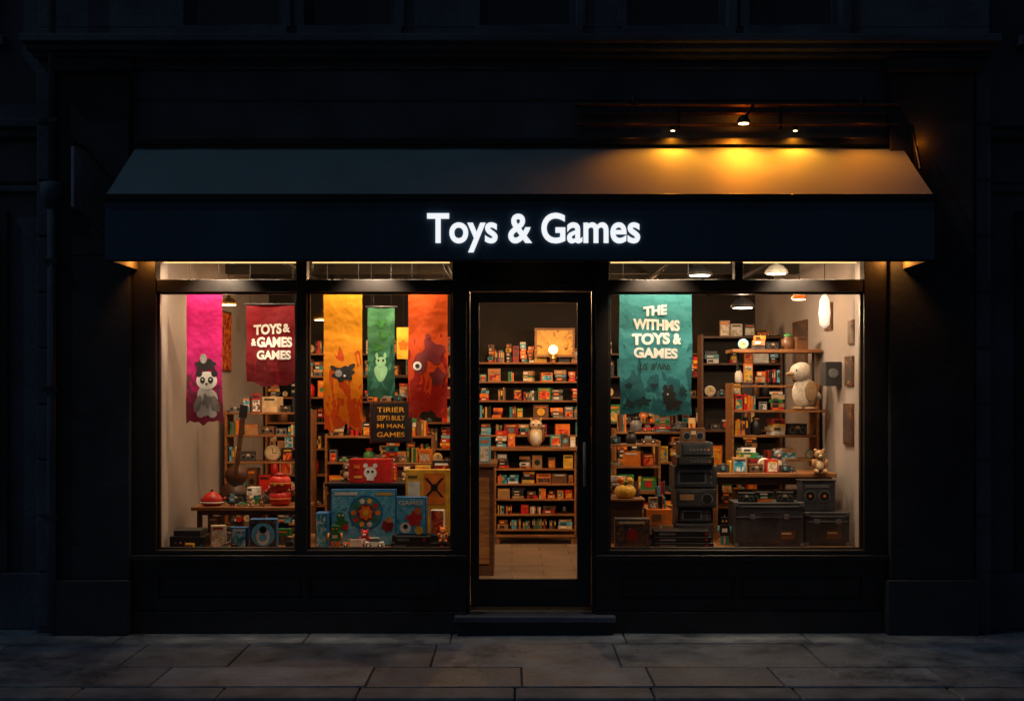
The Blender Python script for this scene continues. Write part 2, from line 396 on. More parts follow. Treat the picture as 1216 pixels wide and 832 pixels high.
# ------------------------------------------------------------------ awning
aw = empty("awning")
AX0, AX1, AY = -2.965, 3.075, -.80
ZF, ZBK, ZV = 3.325, 3.84, 2.863
w = MB()
nx, ny = 120, 14; vs = []; fs = []
for j in range(ny+1):
    for i in range(nx+1):
        t = j/ny; xx = AX0+(AX1-AX0)*i/nx; sag = -.010*math.sin(math.pi*t)*(1-.5*math.cos(i/nx*math.pi*12)**2) + .002*math.sin(xx*9+t*5)
        vs.append((xx, AY+(-.02-AY)*t, ZF+(ZBK-ZF)*t+sag))
for j in range(ny):
    for i in range(nx): a = j*(nx+1)+i; fs.append((a, a+1, a+nx+2, a+nx+1))
w.add(vs, fs, M_awn, True)
w.obj("slope_canvas", aw)
w = MB()
nv = 90; vs = []; fs = []
for j in range(2):
    for i in range(nv+1):
        xx = AX0+(AX1-AX0)*i/nv; vs.append((xx, AY-(.006*math.sin(xx*2.3)+.004*math.sin(xx*6.1+1))*(1-j)*.6, (ZV, ZF-.035)[j]))
for i in range(nv): fs.append((i, i+1, i+nv+2, i+nv+1))
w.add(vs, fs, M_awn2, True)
w.box(AX0, AX1, AY+.012, AY+.022, ZV, ZF-.035, M_awn2)
w.obj("valance", aw)
w = MB()
M_awnin = mat("awning_side_canvas", (0.25, 0.20, 0.13), 0.8, var=0.1)
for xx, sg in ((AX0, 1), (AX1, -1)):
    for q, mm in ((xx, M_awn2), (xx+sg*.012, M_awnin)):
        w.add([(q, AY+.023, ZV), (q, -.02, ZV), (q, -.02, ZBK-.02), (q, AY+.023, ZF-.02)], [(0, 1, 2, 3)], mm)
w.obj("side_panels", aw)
w = MB()
w.box(AX0-.012, AX1+.012, AY-.022, AY+.03, ZF-.034, ZF+.012, M_trim)
w.box(AX0, AX1, -.09, -.052, ZBK-.002, ZBK+.05, M_trim)
w.box(AX0-.003, AX1+.003, AY-.008, AY+.026, ZV-.014, ZV-.001, M_trim)
for xx in (-2.9, 0.0, 3.0): w.rod((xx, AY+.04, ZV+.03), (xx, -.02, 3.3), .012, M_trim)
w.box(3.10, 3.13, -.16, -.10, 3.62, 3.98, M_trim); w.rod((3.115, -.17, 3.95), (3.09, -.45, 3.58), .013, M_trim)
w.obj("awning_frame", aw, bevel=.003)
vs, fs, (a, bb, c0, d) = text_mesh("Toys & Games", 0.024, 0.01)
w = MB(); sc = 1.55/(bb-a); ox = .157-(a+bb)/2*sc; cap = sc*1.14
w.add([(ox+v[0]*sc, AY-.012-v[2]*.2, 2.988+v[1]*cap) for v in vs], fs, M_sign); w.obj("shop_sign")

# ------------------------------------------------------------------ lights
def light(kind, name, loc, energy, col=(1, .72, .42), size=.05, target=None, spot=70, parent=None, blend=.6, sy=None):
    l = bpy.data.lights.new(name, kind); l.energy = energy; l.color = col
    if kind in ('POINT', 'SPOT'): l.shadow_soft_size = size
    if kind == 'SPOT': l.spot_size = math.radians(spot); l.spot_blend = blend
    if kind == 'AREA': l.shape = 'RECTANGLE'; l.size = size; l.size_y = sy
    o = bpy.data.objects.new(name, l); COL.objects.link(o); o.location = loc
    if target: o.rotation_euler = (Vector(target)-Vector(loc)).to_track_quat('-Z', 'Y').to_euler()
    if parent: o.parent = parent
    return o
rail = empty("lighting_rail")
w = MB()
for z, dy in ((4.135, .10), (4.075, .05), (3.985, .08)): w.box(.50, 3.02, -.05-dy, -.051, z, z+.012, M_wood2)
for xx in (.55, 1.3, 2.1, 2.95): w.box(xx, xx+.02, -.10, -.052, 3.96, 4.16, M_trim)
w.rod((1.88, -.14, 4.13), (1.79, -.30, 4.0), .012, M_trim); w.lathe(1.775, -.32, 3.955, [(.045, 0), (.05, .02), (.03, .05), (.012, .06)], M_trim, 14)
w.lathe(1.775, -.32, 3.950, [(.04, 0), (.04, .004)], M_bulb, 14)
for xx in (1.26, 2.22): w.lathe(xx, -.10, 3.945, [(.02, 0), (.025, .028)], M_trim, 12); w.lathe(xx, -.10, 3.94, [(.016, 0), (.016, .004)], M_bulb, 12)
for xx in (.95, 2.72): w.lathe(xx, -.18, 4.13, [(.03, 0), (.03, .05)], M_trim, 12)  # housings made up for the two added fill spots
w.obj("rails", rail, bevel=.002)
OR = (1, .235, .008)
for xx, yy, zz, e in ((1.26, -.17, 3.93, 22), (1.775, -.20, 3.93, 24), (2.22, -.17, 3.93, 22)):
    light('SPOT', "awning_downlight", (xx, yy, zz), e, (1, .30, .015), .012, (xx, yy-.06, 3.0), 150, parent=rail, blend=.8)
light('SPOT', "awning_flood", (1.78, -.36, 3.945), 46, OR, .03, (1.78, -.42, 3.0), 176, parent=rail, blend=.3)
for xx, e in ((.95, 13), (2.72, 26)): light('SPOT', "awning_added_fill", (xx, -.24, 4.115), e, OR, .03, (xx+.1, -.5, 3.4), 125, parent=rail, blend=.9)  # added fill spots, spread the orange glow wider along the awning
light('POINT', "rail_glow", (1.8, -.12, 4.05), .8, OR, .02, parent=rail)
light('POINT', "bracket_glow", (3.2, -.16, 3.85), .5, OR, .02, parent=rail)

ul = empty("awning_underlights")
w = MB()
for xx in (-2.88, -2.3, -1.1, 0.15, 1.15, 2.25, 2.99):
    w.lathe(xx, -.30, 2.99, [(.03, 0), (.035, .05), (.02, .06)], M_trim, 12); w.lathe(xx, -.30, 2.985, [(.024, 0), (.024, .004)], M_bulb, 12)
    w.rod((xx, -.30, 3.05), (xx, -.02, 3.15), .008, M_trim)
    if abs(xx) > 2.8: light('POINT', "lamp", (xx, -.22, 2.96), 5.0 if xx > 0 else 3.5, (1, .36, .06), .03, parent=ul)
    elif abs(xx) > .5: light('SPOT', "lamp", (xx, -.30, 2.96), 50, (1, .78, .54), .04, (xx, .45, 1.9), 88, parent=ul, blend=.7)
w.obj("lamp_heads", ul)

# ------------------------------------------------------------------ interior shell
ins = empty("shop_interior")
def floor_mat():
    m, nt, b = new_mat("interior_tile_floor"); N = nt.nodes; L = nt.links
    tc = N.new("ShaderNodeTexCoord"); br = N.new("ShaderNodeTexBrick"); br.offset = .5
    br.inputs["Color1"].default_value = (.36, .26, .19, 1); br.inputs["Color2"].default_value = (.28, .20, .14, 1); br.inputs["Mortar"].default_value = (.12, .09, .07, 1)
    br.inputs["Scale"].default_value = 1.0; br.inputs["Mortar Size"].default_value = .006; br.inputs["Brick Width"].default_value = .6; br.inputs["Row Height"].default_value = .3
    L.new(tc.outputs["Object"], br.inputs["Vector"]); L.new(br.outputs["Color"], b.inputs["Base Color"]); b.inputs["Roughness"].default_value = .35
    return m
w = MB(); w.box(-3.0, 3.0, .165, 5.0, .05, .19, floor_mat()); w.obj("floor", ins)
w = MB(); w.box(-3.0, -2.86, .352, 5.0, .19, 3.25, M_wall); w.box(2.86, 3.0, .352, 5.0, .19, 3.25, M_wall)
w.box(-2.86, -2.82, .11, .352, .19, 3.25, M_wall); w.box(2.81, 2.86, .11, .352, .19, 3.25, M_wall); w.obj("side_walls", ins)
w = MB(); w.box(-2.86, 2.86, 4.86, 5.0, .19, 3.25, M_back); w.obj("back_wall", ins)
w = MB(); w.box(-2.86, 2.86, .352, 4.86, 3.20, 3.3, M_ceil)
for yy in (1.4, 2.6, 3.8): w.box(-2.86, 2.86, yy, yy+.12, 3.08, 3.199, M_ceil)
for xx in (-2.0, -.6, 1.4, 2.3): w.rod((xx, .5, 3.04), (xx, 4.8, 3.04), .025, M_blackm)
w.obj("ceiling", ins)
w = MB()
for a, bb in ((-2.81, -.45), (.74, 2.80)):
    w.box(a, bb, .105, 1.35, .19, .585, M_wood2); w.box(a, bb, .105, 1.38, .587, .625, M_wood)
w.obj("window_display_platform", bevel=.005)
led = empty("window_led_strip"); w = MB()
for a, bb in ((-2.79, -1.73), (-1.60, -.50), (.79, 1.75), (1.84, 2.76)):
    w.box(a, bb, .12, .14, 2.931, 2.938, M_led)
    light('AREA', "strip_light", ((a+bb)/2, .13, 2.925), 13, (1, .74, .46), (bb-a)*.8, ((a+bb)/2, .55, 2.1), parent=led, sy=.02)
w.obj("strips", led)

# ------------------------------------------------------------------ toys
def lab(mb, x0, x1, y, z0, z1, m): mb.add([(x0, y, z0), (x1, y, z0), (x1, y, z1), (x0, y, z1)], [(0, 1, 2, 3)], m)
WARM = ["red", "orange", "orange", "kraft", "white", "yellow", "brown", "black", "dgrey", "dred", "brown", "cream", "kraft", "black", "grey", "teal", "black", "red", "green", "lblue"]
def pc(): return P[R.choice(WARM)]
def t_box(mb, x, y, z, w, h, d):
    m = pc(); mb.box(x-w/2, x+w/2, y, y+d, z, z+h, m)
    k = R.random(); e = .08*min(w, h)+.002
    if k < .6: lab(mb, x-w/2+e, x+w/2-e, y-.002, z+e, z+h*R.uniform(.6, .95)-e, R.choice(ARTS))
    elif k < .8: mb.disc(x, y-.002, z+h*.45, min(w, h)*.3, pc(), 14)
    lab(mb, x-w*.35, x+w*.35, y-.003, z+h*.78, z+h*.88, R.choice([P["white"], P["yellow"], P["black"], P["orange"]]))
def t_books(mb, x, y, z, w, h, d):
    a = x-w/2
    while a < x+w/2-.012:
        t = R.uniform(.012, .035); t = min(t, x+w/2-a); hh = h*R.uniform(.75, 1)
        m = pc(); mb.box(a, a+t-.002, y+R.uniform(0, .02), y+d, z, z+hh, m)
        if R.random() < .6: lab(mb, a+t*.2, a+t*.75, y-.003, z+hh*.4, z+hh*.8, R.choice([P["cream"], P["yellow"], P["black"]]))
        a += t
def t_stack(mb, x, y, z, w, h, d):
    zz = z
    while zz < z+h-.02:
        t = R.uniform(.025, .055); ww = w*R.uniform(.8, 1); dx = R.uniform(-.01, .01)
        mb.box(x-ww/2+dx, x+ww/2+dx, y+R.uniform(0, .02), y+d, zz, zz+t-.002, pc())
        lab(mb, x-ww*.35, x+ww*.1, y-.003, zz+t*.25, zz+t*.7, R.choice([P["white"], P["cream"], P["orange"], P["black"]])); zz += t
def t_jar(mb, x, y, z, w, h, d):
    r = min(w, h*.8)/2; mb.lathe(x, y+r, z, [(r*.8, 0), (r, h*.1), (r, h*.6), (r*.6, h*.75), (r*.6, h*.8)], pc(), 14)
    mb.lathe(x, y+r, z+h*.8, [(r*.68, 0), (r*.68, h*.12), (r*.2, h*.2)], pc(), 14)
def t_bear(mb, x, y, z, w, h, d, m=None, m2=None):
    m = m or P[R.choice(["cream", "kraft", "brown", "brown", "grey"])]; m2 = m2 or P["cream"]; q = h; yy = y+q*.22
    mb.ball(x, yy, z+q*.32, q*.24, q*.2, q*.31, m); mb.ball(x, yy-q*.04, z+q*.72, q*.21, q*.19, q*.2, m)
    mb.ball(x, yy-q*.14, z+q*.30, q*.15, q*.09, q*.2, m2); mb.ball(x, yy-q*.21, z+q*.67, q*.09, q*.07, q*.07, m2); mb.ball(x, yy-q*.28, z+q*.69, q*.03, q*.02, q*.02, P["black"], 8, 6)
    for s in (-1, 1):
        mb.ball(x+s*q*.16, yy, z+q*.89, q*.075, q*.04, q*.075, m, 10, 7); mb.ball(x+s*q*.08, yy-q*.21, z+q*.76, q*.022, q*.015, q*.025, P["black"], 8, 6)
        mb.ball(x+s*q*.25, yy-q*.08, z+q*.40, q*.08, q*.09, q*.17, m, 10, 7); mb.ball(x+s*q*.17, yy-q*.20, z+q*.09, q*.1, q*.17, q*.09, m, 10, 7)
        mb.ball(x+s*q*.17, yy-q*.36, z+q*.10, q*.06, q*.015, q*.06, m2, 10, 7)
def t_owl(mb, x, y, z, h, m, m2):
    q = h; yy = y+q*.25
    mb.ball(x, yy, z+q*.36, q*.26, q*.22, q*.36, m); mb.ball(x, yy, z+q*.76, q*.23, q*.2, q*.2, m); mb.ball(x, yy-q*.10, z+q*.33, q*.17, q*.15, q*.26, m2)
    for s in (-1, 1):
        mb.ball(x+s*q*.1, yy-q*.15, z+q*.79, q*.085, q*.06, q*.09, m2, 12, 8); mb.ball(x+s*q*.1, yy-q*.205, z+q*.79, q*.035, q*.02, q*.04, P["black"], 10, 6)
        mb.rod((x+s*q*.15, yy, z+q*.9), (x+s*q*.2, yy, z+q*1.03), q*.05, m, 8, q*.005); mb.ball(x+s*q*.25, yy, z+q*.40, q*.06, q*.15, q*.24, P["brown"], 10, 8)
    mb.rod((x, yy-q*.18, z+q*.72), (x, yy-q*.28, z+q*.68), q*.035, P["orange"], 8, q*.005)
def t_robot(mb, x, y, z, w, h, d, m=None):
    m = m or pc(); m2 = pc(); q = h; b0 = min(w*.36, q*.25)
    for s in (-1, 1):
        mb.box(x+s*b0*.5-b0*.3, x+s*b0*.5+b0*.3, y+.01, y+.01+b0*1.2, z, z+q*.3, m2)
        mb.rod((x+s*b0*1.15, y+b0*.6, z+q*.62), (x+s*b0*1.35, y+b0*.2, z+q*.34), b0*.2, m2, 8)
        mb.disc(x+s*b0*.35, y+.008, z+q*.80, b0*.2, P["yellow"], 10)
    mb.box(x-b0, x+b0, y+.01, y+b0*1.3, z+q*.3, z+q*.65, m); mb.box(x-b0*.75, x+b0*.75, y+.01, y+b0*1.1, z+q*.68, z+q*.92, m)
    mb.rod((x, y+b0*.5, z+q*.9), (x, y+b0*.5, z+q), b0*.06, P["grey"], 6); lab(mb, x-b0*.5, x+b0*.5, y+.007, z+q*.42, z+q*.55, P["white"])
def t_car(mb, x, y, z, w, h, d, m=None):
    m = m or pc(); q = w; r = q*.13
    mb.box(x-q*.5, x+q*.5, y+.01, y+q*.45, z+r*.8, z+r*2.4, m, .004); mb.box(x-q*.28, x+q*.25, y+.02, y+q*.43, z+r*2.4, z+r*3.8, P["dgrey"], .012); mb.box(x-q*.24, x+q*.2, y+.035, y+q*.41, z+r*3.8, z+r*4.0, m)
    for s in (-.3, .3): mb.lathe(x+s*q, y+.012, z+r, [(r, 0), (r, .01)], P["black"], 12, 'y'); mb.lathe(x+s*q, y+.001, z+r, [(r*.5, 0), (r*.5, .003)], P["white"], 10, 'y')
def t_camera(mb, x, y, z, w, h, d):
    q = min(w, h*1.4); mb.box(x-q/2, x+q/2, y+.03, y+q*.5, z, z+q*.6, P[R.choice(["black", "dgrey", "brown"])]); mb.box(x-q*.15, x+q*.15, y+.03, y+q*.4, z+q*.6, z+q*.72, P["grey"])
    mb.lathe(x, y+.03, z+q*.3, [(q*.22, 0), (q*.22, .02), (q*.17, .03)], P["dgrey"], 14, 'y'); mb.disc(x, y-.001, z+q*.3, q*.13, P["teal"], 12)
def t_clock(mb, x, y, z, w, h, d):
    r = min(w, h)/2; mb.lathe(x, y+.04, z+r, [(r, 0), (r, .04)], pc(), 20, 'y'); mb.disc(x, y-.002, z+r, r*.82, P["cream"], 18); lab(mb, x-.003, x+.003, y-.004, z+r, z+r*1.6, P["black"])
    lab(mb, x, x+r*.5, y-.004, z+r-.003, z+r+.003, P["black"])
def t_radio(mb, x, y, z, w, h, d):
    h = min(h, w*.6); mb.box(x-w/2, x+w/2, y, y+d, z, z+h, P[R.choice(["black", "dgrey", "brown", "grey"])])
    for s in (-.28, .28):
        mb.disc(x+s*w, y-.002, z+h*.45, h*.3, P["grey"], 14); mb.disc(x+s*w, y-.004, z+h*.45, h*.22, P["black"], 14)
    lab(mb, x-w*.1, x+w*.1, y-.002, z+h*.55, z+h*.8, P["cream"])
KINDS = [t_box]*8+[t_books]*4+[t_stack]*6+[t_jar]*2+[t_bear, t_robot]+[t_car]*2+[t_camera]*2+[t_clock, t_radio, t_radio]
BOXK = [t_box]*7+[t_books]*3+[t_stack]*7+[t_jar]
ELEC = [t_radio]*4+[t_camera]*2+[t_box]*2+[t_stack]*2
def fill(mb, x0, x1, y0, d, z, hmax, wmin=.07, wmax=.17, gap=.15, kinds=KINDS):
    x = x0+.01
    while x < x1-.05:
        w0 = R.uniform(wmin, wmax); w0 = min(w0, x1-x-.005)
        if R.random() < gap: x += w0*.5; continue
        h = hmax*R.uniform(.5, .92); k = R.choice(kinds); cx = x+w0/2; yy = y0+R.uniform(.01, .05); dd = max(.04, d-.06)
        if k in (t_bear,): h = min(h, w0*1.5)
        if k in (t_robot, t_jar): h = min(h, w0*2.0)
        if k is t_box and R.random() < .3: h = min(h, w0)
        old = mb.M; piv = Matrix.Translation((cx, yy, 0))
        if k not in (t_books,): mb.M = old @ piv @ Matrix.Rotation(R.uniform(-.25, .25), 4, 'Z') @ piv.inverted()
        k(mb, cx, yy, z, w0*.94, h, min(dd, w0)); mb.M = old
        x += w0+R.uniform(.0, .02)

def shelf_unit(name, x0, x1, y0, y1, zb, levels, ztop, m=M_wood, back=None, side=.022, gap=.12, wmax=.17, topitems=0, ledge=.02, kinds=KINDS):
    e = empty(name); f = MB(); it = MB()
    f.box(x0, x0+side, y0, y1, zb, ztop, m); f.box(x1-side, x1, y0, y1, zb, ztop, m)
    if back: f.box(x0+side, x1-side, y1-.012, y1-.002, zb, ztop, back)
    lv = sorted(levels)
    for i, z in enumerate(lv):
        f.box(x0+side, x1-side, y0+.002, y1-.013, z-ledge, z, m)
        top = lv[i+1]-ledge if i+1 < len(lv) else (ztop if topitems == 0 else z+topitems)
        if top-z > .05: fill(it, x0+side+.005, x1-side-.005, y0+.01, y1-y0-.03, z+.001, top-z-.01, gap=gap, wmax=wmax, kinds=kinds)
    f.obj("frame", e, bevel=.003); it.obj("merchandise", e)
    return e

xs = [-2.84, -2.05, -1.15, -.42]
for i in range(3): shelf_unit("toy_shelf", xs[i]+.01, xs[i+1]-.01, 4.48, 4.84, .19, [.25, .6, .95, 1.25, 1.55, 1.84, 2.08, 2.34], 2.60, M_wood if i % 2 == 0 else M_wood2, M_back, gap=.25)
shelf_unit("toy_shelf", -.41, 1.0, 4.56, 4.84, .19, [1.40, 1.60, 1.80, 2.02, 2.24], 2.27, M_wood, M_back, gap=.25, wmax=.19, topitems=.28, kinds=BOXK)
shelf_unit("display_cabinet", -.20, .72, 4.15, 4.50, .30, [.36, .53, .70, .87, 1.04], 1.24, M_wood, M_back, gap=.1, wmax=.2, kinds=BOXK)
w = MB(); w.box(-.24, .76, 4.11, 4.52, 1.242, 1.28, M_wood)
for xx in (-.18, .66):
    for yy in (4.18, 4.42): w.box(xx, xx+.04, yy, yy+.04, .19, .30, M_wood)
w.box(-.2, .72, 4.16, 4.2, .27, .299, M_wood); w.obj("cabinet_base", bpy.data.objects["display_cabinet"], bevel=.004)
it = MB(); fill(it, -.2, .1, 4.2, .2, 1.282, .2, gap=.05, wmax=.16, kinds=BOXK); fill(it, .42, .72, 4.2, .2, 1.282, .2, gap=.05, wmax=.16, kinds=BOXK); it.obj("cabinet_top_toys", bpy.data.objects["display_cabinet"])
for a, bb in ((1.02, 1.85), (1.87, 2.84)): shelf_unit("toy_shelf", a, bb, 4.48, 4.84, .19, [.25, .6, .95, 1.25, 1.55, 1.84, 2.08, 2.34], 2.6, M_wood2, M_back, gap=.3)

shelf_unit("toy_gondola", -2.80, -1.95, 2.30, 2.62, .19, [.3, .62, .92, 1.22, 1.48, 1.70], 1.72, M_wood, None, gap=.12, topitems=.24)
shelf_unit("toy_gondola", -1.86, -.78, 2.55, 2.88, .19, [.3, .6, .9, 1.2, 1.46], 1.48, M_wood, M_back, gap=.08, topitems=.26)
shelf_unit("toy_gondola", 1.02, 1.92, 2.60, 2.95, .19, [.3, .6, .9, 1.2, 1.50], 1.53, M_wood, M_back, gap=.1, topitems=.26)
shelf_unit("toy_gondola", -1.75, -1.0, 3.4, 3.7, .19, [.3, .6, .9, 1.2, 1.5, 1.8, 2.08], 2.1, M_wood2, None, gap=.2, topitems=.25)
shelf_unit("wall_shelf", 2.02, 2.83, 1.62, 1.95, 1.20, [1.28, 1.50, 1.73, 1.96], 1.98, M_wood, None, gap=.12, wmax=.19)
w = MB(); w.box(2.02, 2.84, 1.58, 1.95, 2.26, 2.29, M_wood); w.rod((2.1, 1.75, 1.98), (2.1, 1.75, 2.26), .012, M_blackm); w.rod((2.8, 1.75, 1.98), (2.8, 1.75, 2.26), .012, M_blackm)
fill(w, 2.04, 2.8, 1.62, .2, 2.292, .18, gap=.15); fill(w, 2.05, 2.5, 1.66, .2, 1.985, .2, gap=.1)
w.obj("top_shelf", bpy.data.objects["wall_shelf"], bevel=.002)
shelf_unit("toy_shelf", 1.98, 2.83, 3.2, 3.5, .19, [.3, .7, 1.1, 1.5, 1.85, 2.2, 2.48], 2.5, M_wood2, M_back, gap=.25, topitems=.25)

w = MB(); w.box(-1.35, -.17, 1.75, 2.35, .19, 1.20, M_wood2); w.box(-1.38, -.14, 1.72, 2.38, 1.202, 1.24, M_wood)
for xx in (-1.3, -.92, -.54): w.box(xx, xx+.33, 1.735, 1.749, .3, 1.1, M_wood)
w.obj("shop_counter", bevel=.005)
it = MB(); fill(it, -1.33, -.2, 1.78, .25, 1.242, .28, gap=.08); it.obj("counter_merchandise")

# ---- left window display
w = MB()
w.box(-2.70, -1.74, .62, 1.12, .90, .93, M_wood); w.box(-2.66, -1.78, .66, 1.08, .86, .899, M_wood2)
for xx in (-2.66, -2.22, -1.82):
    for yy in (.66, 1.04): w.box(xx, xx+.04, yy, yy+.04, .626, .86, M_wood2)
w.box(-2.64, -1.80, .68, 1.06, .70, .715, M_wood2)
w.obj("display_bench", bevel=.004)
it = MB(); fill(it, -2.42, -2.08, .68, .2, .931, .17, wmin=.06, wmax=.1, gap=.0, kinds=[t_camera, t_car, t_robot, t_bear]); fill(it, -2.6, -1.9, .9, .2, .931, .24, gap=.05); fill(it, -2.6, -1.85, .70, .2, .716, .13, gap=.1, wmax=.12)
it.obj("bench_toys")
w = MB(); w.lathe(-2.56, .78, .932, [(.07, 0), (.095, .02), (.098, .05), (.07, .085), (.04, .105), (.015, .12)], P["red"], 22, sx=1.0, sy=.8)
w.lathe(-2.56, .78, .952, [(.102, 0), (.102, .012)], P["white"], 22, sy=.8); w.rod((-2.48, .78, .97), (-2.44, .78, 1.0), .018, P["dred"], 10, .012); w.ball(-2.56, .78, 1.055, .014, .014, .014, P["black"], 10, 7)
w.obj("toy_teapot")
w = MB()
for z in (.932, 1.062): w.lathe(-1.98, .80, z, [(.06, 0), (.085, .015), (.09, .06), (.085, .10), (.06, .118)], P["red"], 22); w.lathe(-1.98, .80, z+.05, [(.092, 0), (.092, .014)], P["orange"], 22)
w.lathe(-1.98, .80, 1.182, [(.05, 0), (.055, .015), (.02, .03)], P["dred"], 18)
for s in (-1, 1): w.disc(-1.98+s*.03, .708, 1.12, .016, P["yellow"], 12); w.rod((-1.98+s*.088, .8, 1.1), (-1.98+s*.11, .78, 1.02), .014, P["dred"], 8)
w.obj("toy_robot")
def hero_box(name, x0, x1, y0, y1, z0, z1, m, front, extra=None, rot=0):
    w = MB(); piv = Matrix.Translation(((x0+x1)/2, y0, 0)); w.M = piv @ Matrix.Rotation(rot, 4, 'Z') @ piv.inverted()
    w.box(x0, x1, y0, y1, z0, z1, m); o = w.obj(name, None, bevel=.003)
    a = MB(); a.M = w.M
    if front: lab(a, x0+.008, x1-.008, y0-.002, z0+.008, z1-.008, front)
    if extra: extra(a)
    if a.v: a.obj("printed_cover", o)
    return o
F = .627
w = MB()
w.box(-2.78, -2.50, .25, .50, F, F+.10, M_black); w.box(-2.75, -2.53, .26, .48, F+.102, F+.15, M_blackm)
for i in range(4): w.disc(-2.73+i*.04, .248, F+.05, .01, P["orange"] if i == 1 else P["grey"], 8)
w.obj("game_console", bevel=.006)
def tit(x0, x1, y, z, m="white"): return lambda a: (lab(a, x0, x1, y, z, z+.018, P[m]))
hero_box("board_game_box", -2.46, -2.34, .32, .40, F, F+.18, P["cream"], ARTS[5], tit(-2.44, -2.36, .316, F+.15, "dred"), rot=.15)
hero_box("board_game_box", -2.29, -2.16, .28, .36, F, F+.17, P["blue"], ARTS[0], tit(-2.27, -2.18, .276, F+.14), rot=-.1)
def penguin(a):
    a.disc(-2.02, .247, F+.115, .095, P["lblue"], 24); a.disc(-2.02, .245, F+.10, .055, P["white"], 18, .07); a.disc(-2.02, .243, F+.155, .03, P["black"], 14); a.disc(-2.02, .241, F+.09, .03, P["lblue"], 14)
hero_box("board_game_box", -2.13, -1.91, .25, .36, F, F+.24, P["blue"], ARTS[3], penguin, rot=.05)
it = MB(); fill(it, -2.5, -1.78, .48, .14, F, .22, wmin=.06, wmax=.13, gap=.0); fill(it, -1.9, -1.73, .25, .1, F, .12, gap=0); fill(it, -2.72, -2.15, .16, .1, F, .07, wmin=.05, wmax=.09, gap=.4, kinds=[t_car, t_box, t_camera]); it.obj("window_toys")
M_sky = art("box_art_sky", [(0.03, .20, .40), (.07, .36, .58), (.10, .42, .62), (.20, .50, .66), (.03, .22, .34)], 9, seed=9)
def bluecirc(a):
    a.disc(-1.21, .457, .90, .145, P["blue"], 32); a.disc(-1.21, .4565, .90, .13, P["teal"], 30)
    for i in range(10):
        an = i*.628; a.disc(-1.21+.10*math.cos(an), .4555-.0002*i, .90+.10*math.sin(an), .022, P[("orange", "red", "yellow", "white", "green")[i % 5]], 12, f=lambda t: 1+.2*math.sin(5*t))
    a.disc(-1.21, .453, .90, .07, P["dred"], 24); a.disc(-1.21, .452, .90, .055, P["orange"], 24, f=lambda t: 1+.18*math.sin(7*t)); a.disc(-1.21, .451, .90, .025, P["yellow"], 16)
    a.disc(-1.41, .455, .80, .055, P["green"], 16, f=lambda t: 1+.2*math.sin(5*t)); a.disc(-1.42, .453, .87, .035, P["green"], 14); a.disc(-1.43, .452, .88, .01, P["white"], 10); a.disc(-1.40, .452, .88, .01, P["white"], 10); a.disc(-1.38, .453, .78, .025, P["red"], 10)
    a.disc(-1.03, .455, .79, .05, P["dred"], 14, f=lambda t: 1+.25*math.sin(6*t)); a.disc(-1.02, .4535, .84, .025, P["orange"], 12)
    lab(a, -1.47, -1.28, .456, 1.045, 1.07, P["white"]); lab(a, -1.12, -.99, .456, 1.045, 1.065, P["yellow"])
hero_box("board_game_box", -1.50, -.96, .46, .56, F, 1.09, P["blue"], M_sky, bluecirc)
def b2(a):
    put_text(a, "GAMES", -.825, .995, .20, .035, lambda X, Z: .316, P["white"]); a.disc(-.80, .316, .86, .06, P["red"], 18, f=lambda t: 1+.25*math.sin(5*t)); a.disc(-.87, .315, .79, .045, P["white"], 14); a.disc(-.87, .314, .80, .02, P["black"], 12); a.disc(-.77, .315, .93, .03, P["orange"], 12); a.disc(-.76, .315, .77, .035, P["yellow"], 12)
hero_box("board_game_box", -.95, -.70, .32, .42, .735, 1.04, P["blue"], M_sky, b2, rot=-.06)
hero_box("board_game_box", -.67, -.56, .36, .44, .735, .93, P["white"], ARTS[2], rot=-.1)
w = MB(); w.box(-.98, -.50, .315, .45, F, .733, M_blackm); w.obj("display_block", bevel=.004)
w = MB(); w.box(-1.55, -.50, .66, 1.0, F, 1.10, M_blackm); w.box(-1.58, -.47, .64, 1.02, 1.101, 1.13, M_black); w.obj("display_riser", bevel=.005)
def redface(a):
    a.disc(-1.20, .697, 1.215, .055, P["white"], 20, .05); a.disc(-1.24, .697, 1.275, .02, P["white"], 12); a.disc(-1.16, .697, 1.275, .02, P["white"], 12)
    a.disc(-1.218, .695, 1.225, .012, P["black"], 10); a.disc(-1.182, .695, 1.225, .012, P["black"], 10); lab(a, -1.23, -1.17, .696, 1.15, 1.18, P["white"])
    lab(a, -1.34, -1.27, .697, 1.17, 1.19, P["yellow"]); lab(a, -1.34, -1.29, .697, 1.25, 1.28, P["orange"])
hero_box("toy_gift_box", -1.38, -1.02, .70, .85, 1.131, 1.33, P["red"], None, redface)
def yx(a):
    lab(a, -.74, -.56, .558, .96, 1.22, P["orange"])
    for s in (-1, 1):
        a.add([(-.65-s*.07-.012, .557, 1.02), (-.65-s*.07+.012, .557, 1.02), (-.65+s*.07+.012, .557, 1.18), (-.65+s*.07-.012, .557, 1.18)], [(0, 1, 2, 3)], P["black"])
    a.disc(-.65, .555, 1.10, .03, P["black"], 14); lab(a, -.87, -.77, .557, 1.0, 1.15, P["white"]); lab(a, -.87, -.79, .557, 1.18, 1.20, P["brown"])
hero_box("board_game_box", -.89, -.50, .56, .64, F, 1.25, P["yellow"], None, yx)
w = MB()
for z0, x0, x1 in ((F, -.98, -.52), (F+.052, -.95, -.66)): w.box(x0, x1, .22, .31, z0, z0+.05, M_black); lab(w, x0+.02, x0+.12, .218, z0+.015, z0+.035, P["grey"]); w.disc(x1-.05, .218, z0+.025, .012, P["red"], 10)
w.obj("game_console", bevel=.004)
hero_box("price_card", -1.32, -1.22, .30, .31, F, F+.07, P["white"], None, None, rot=.1)
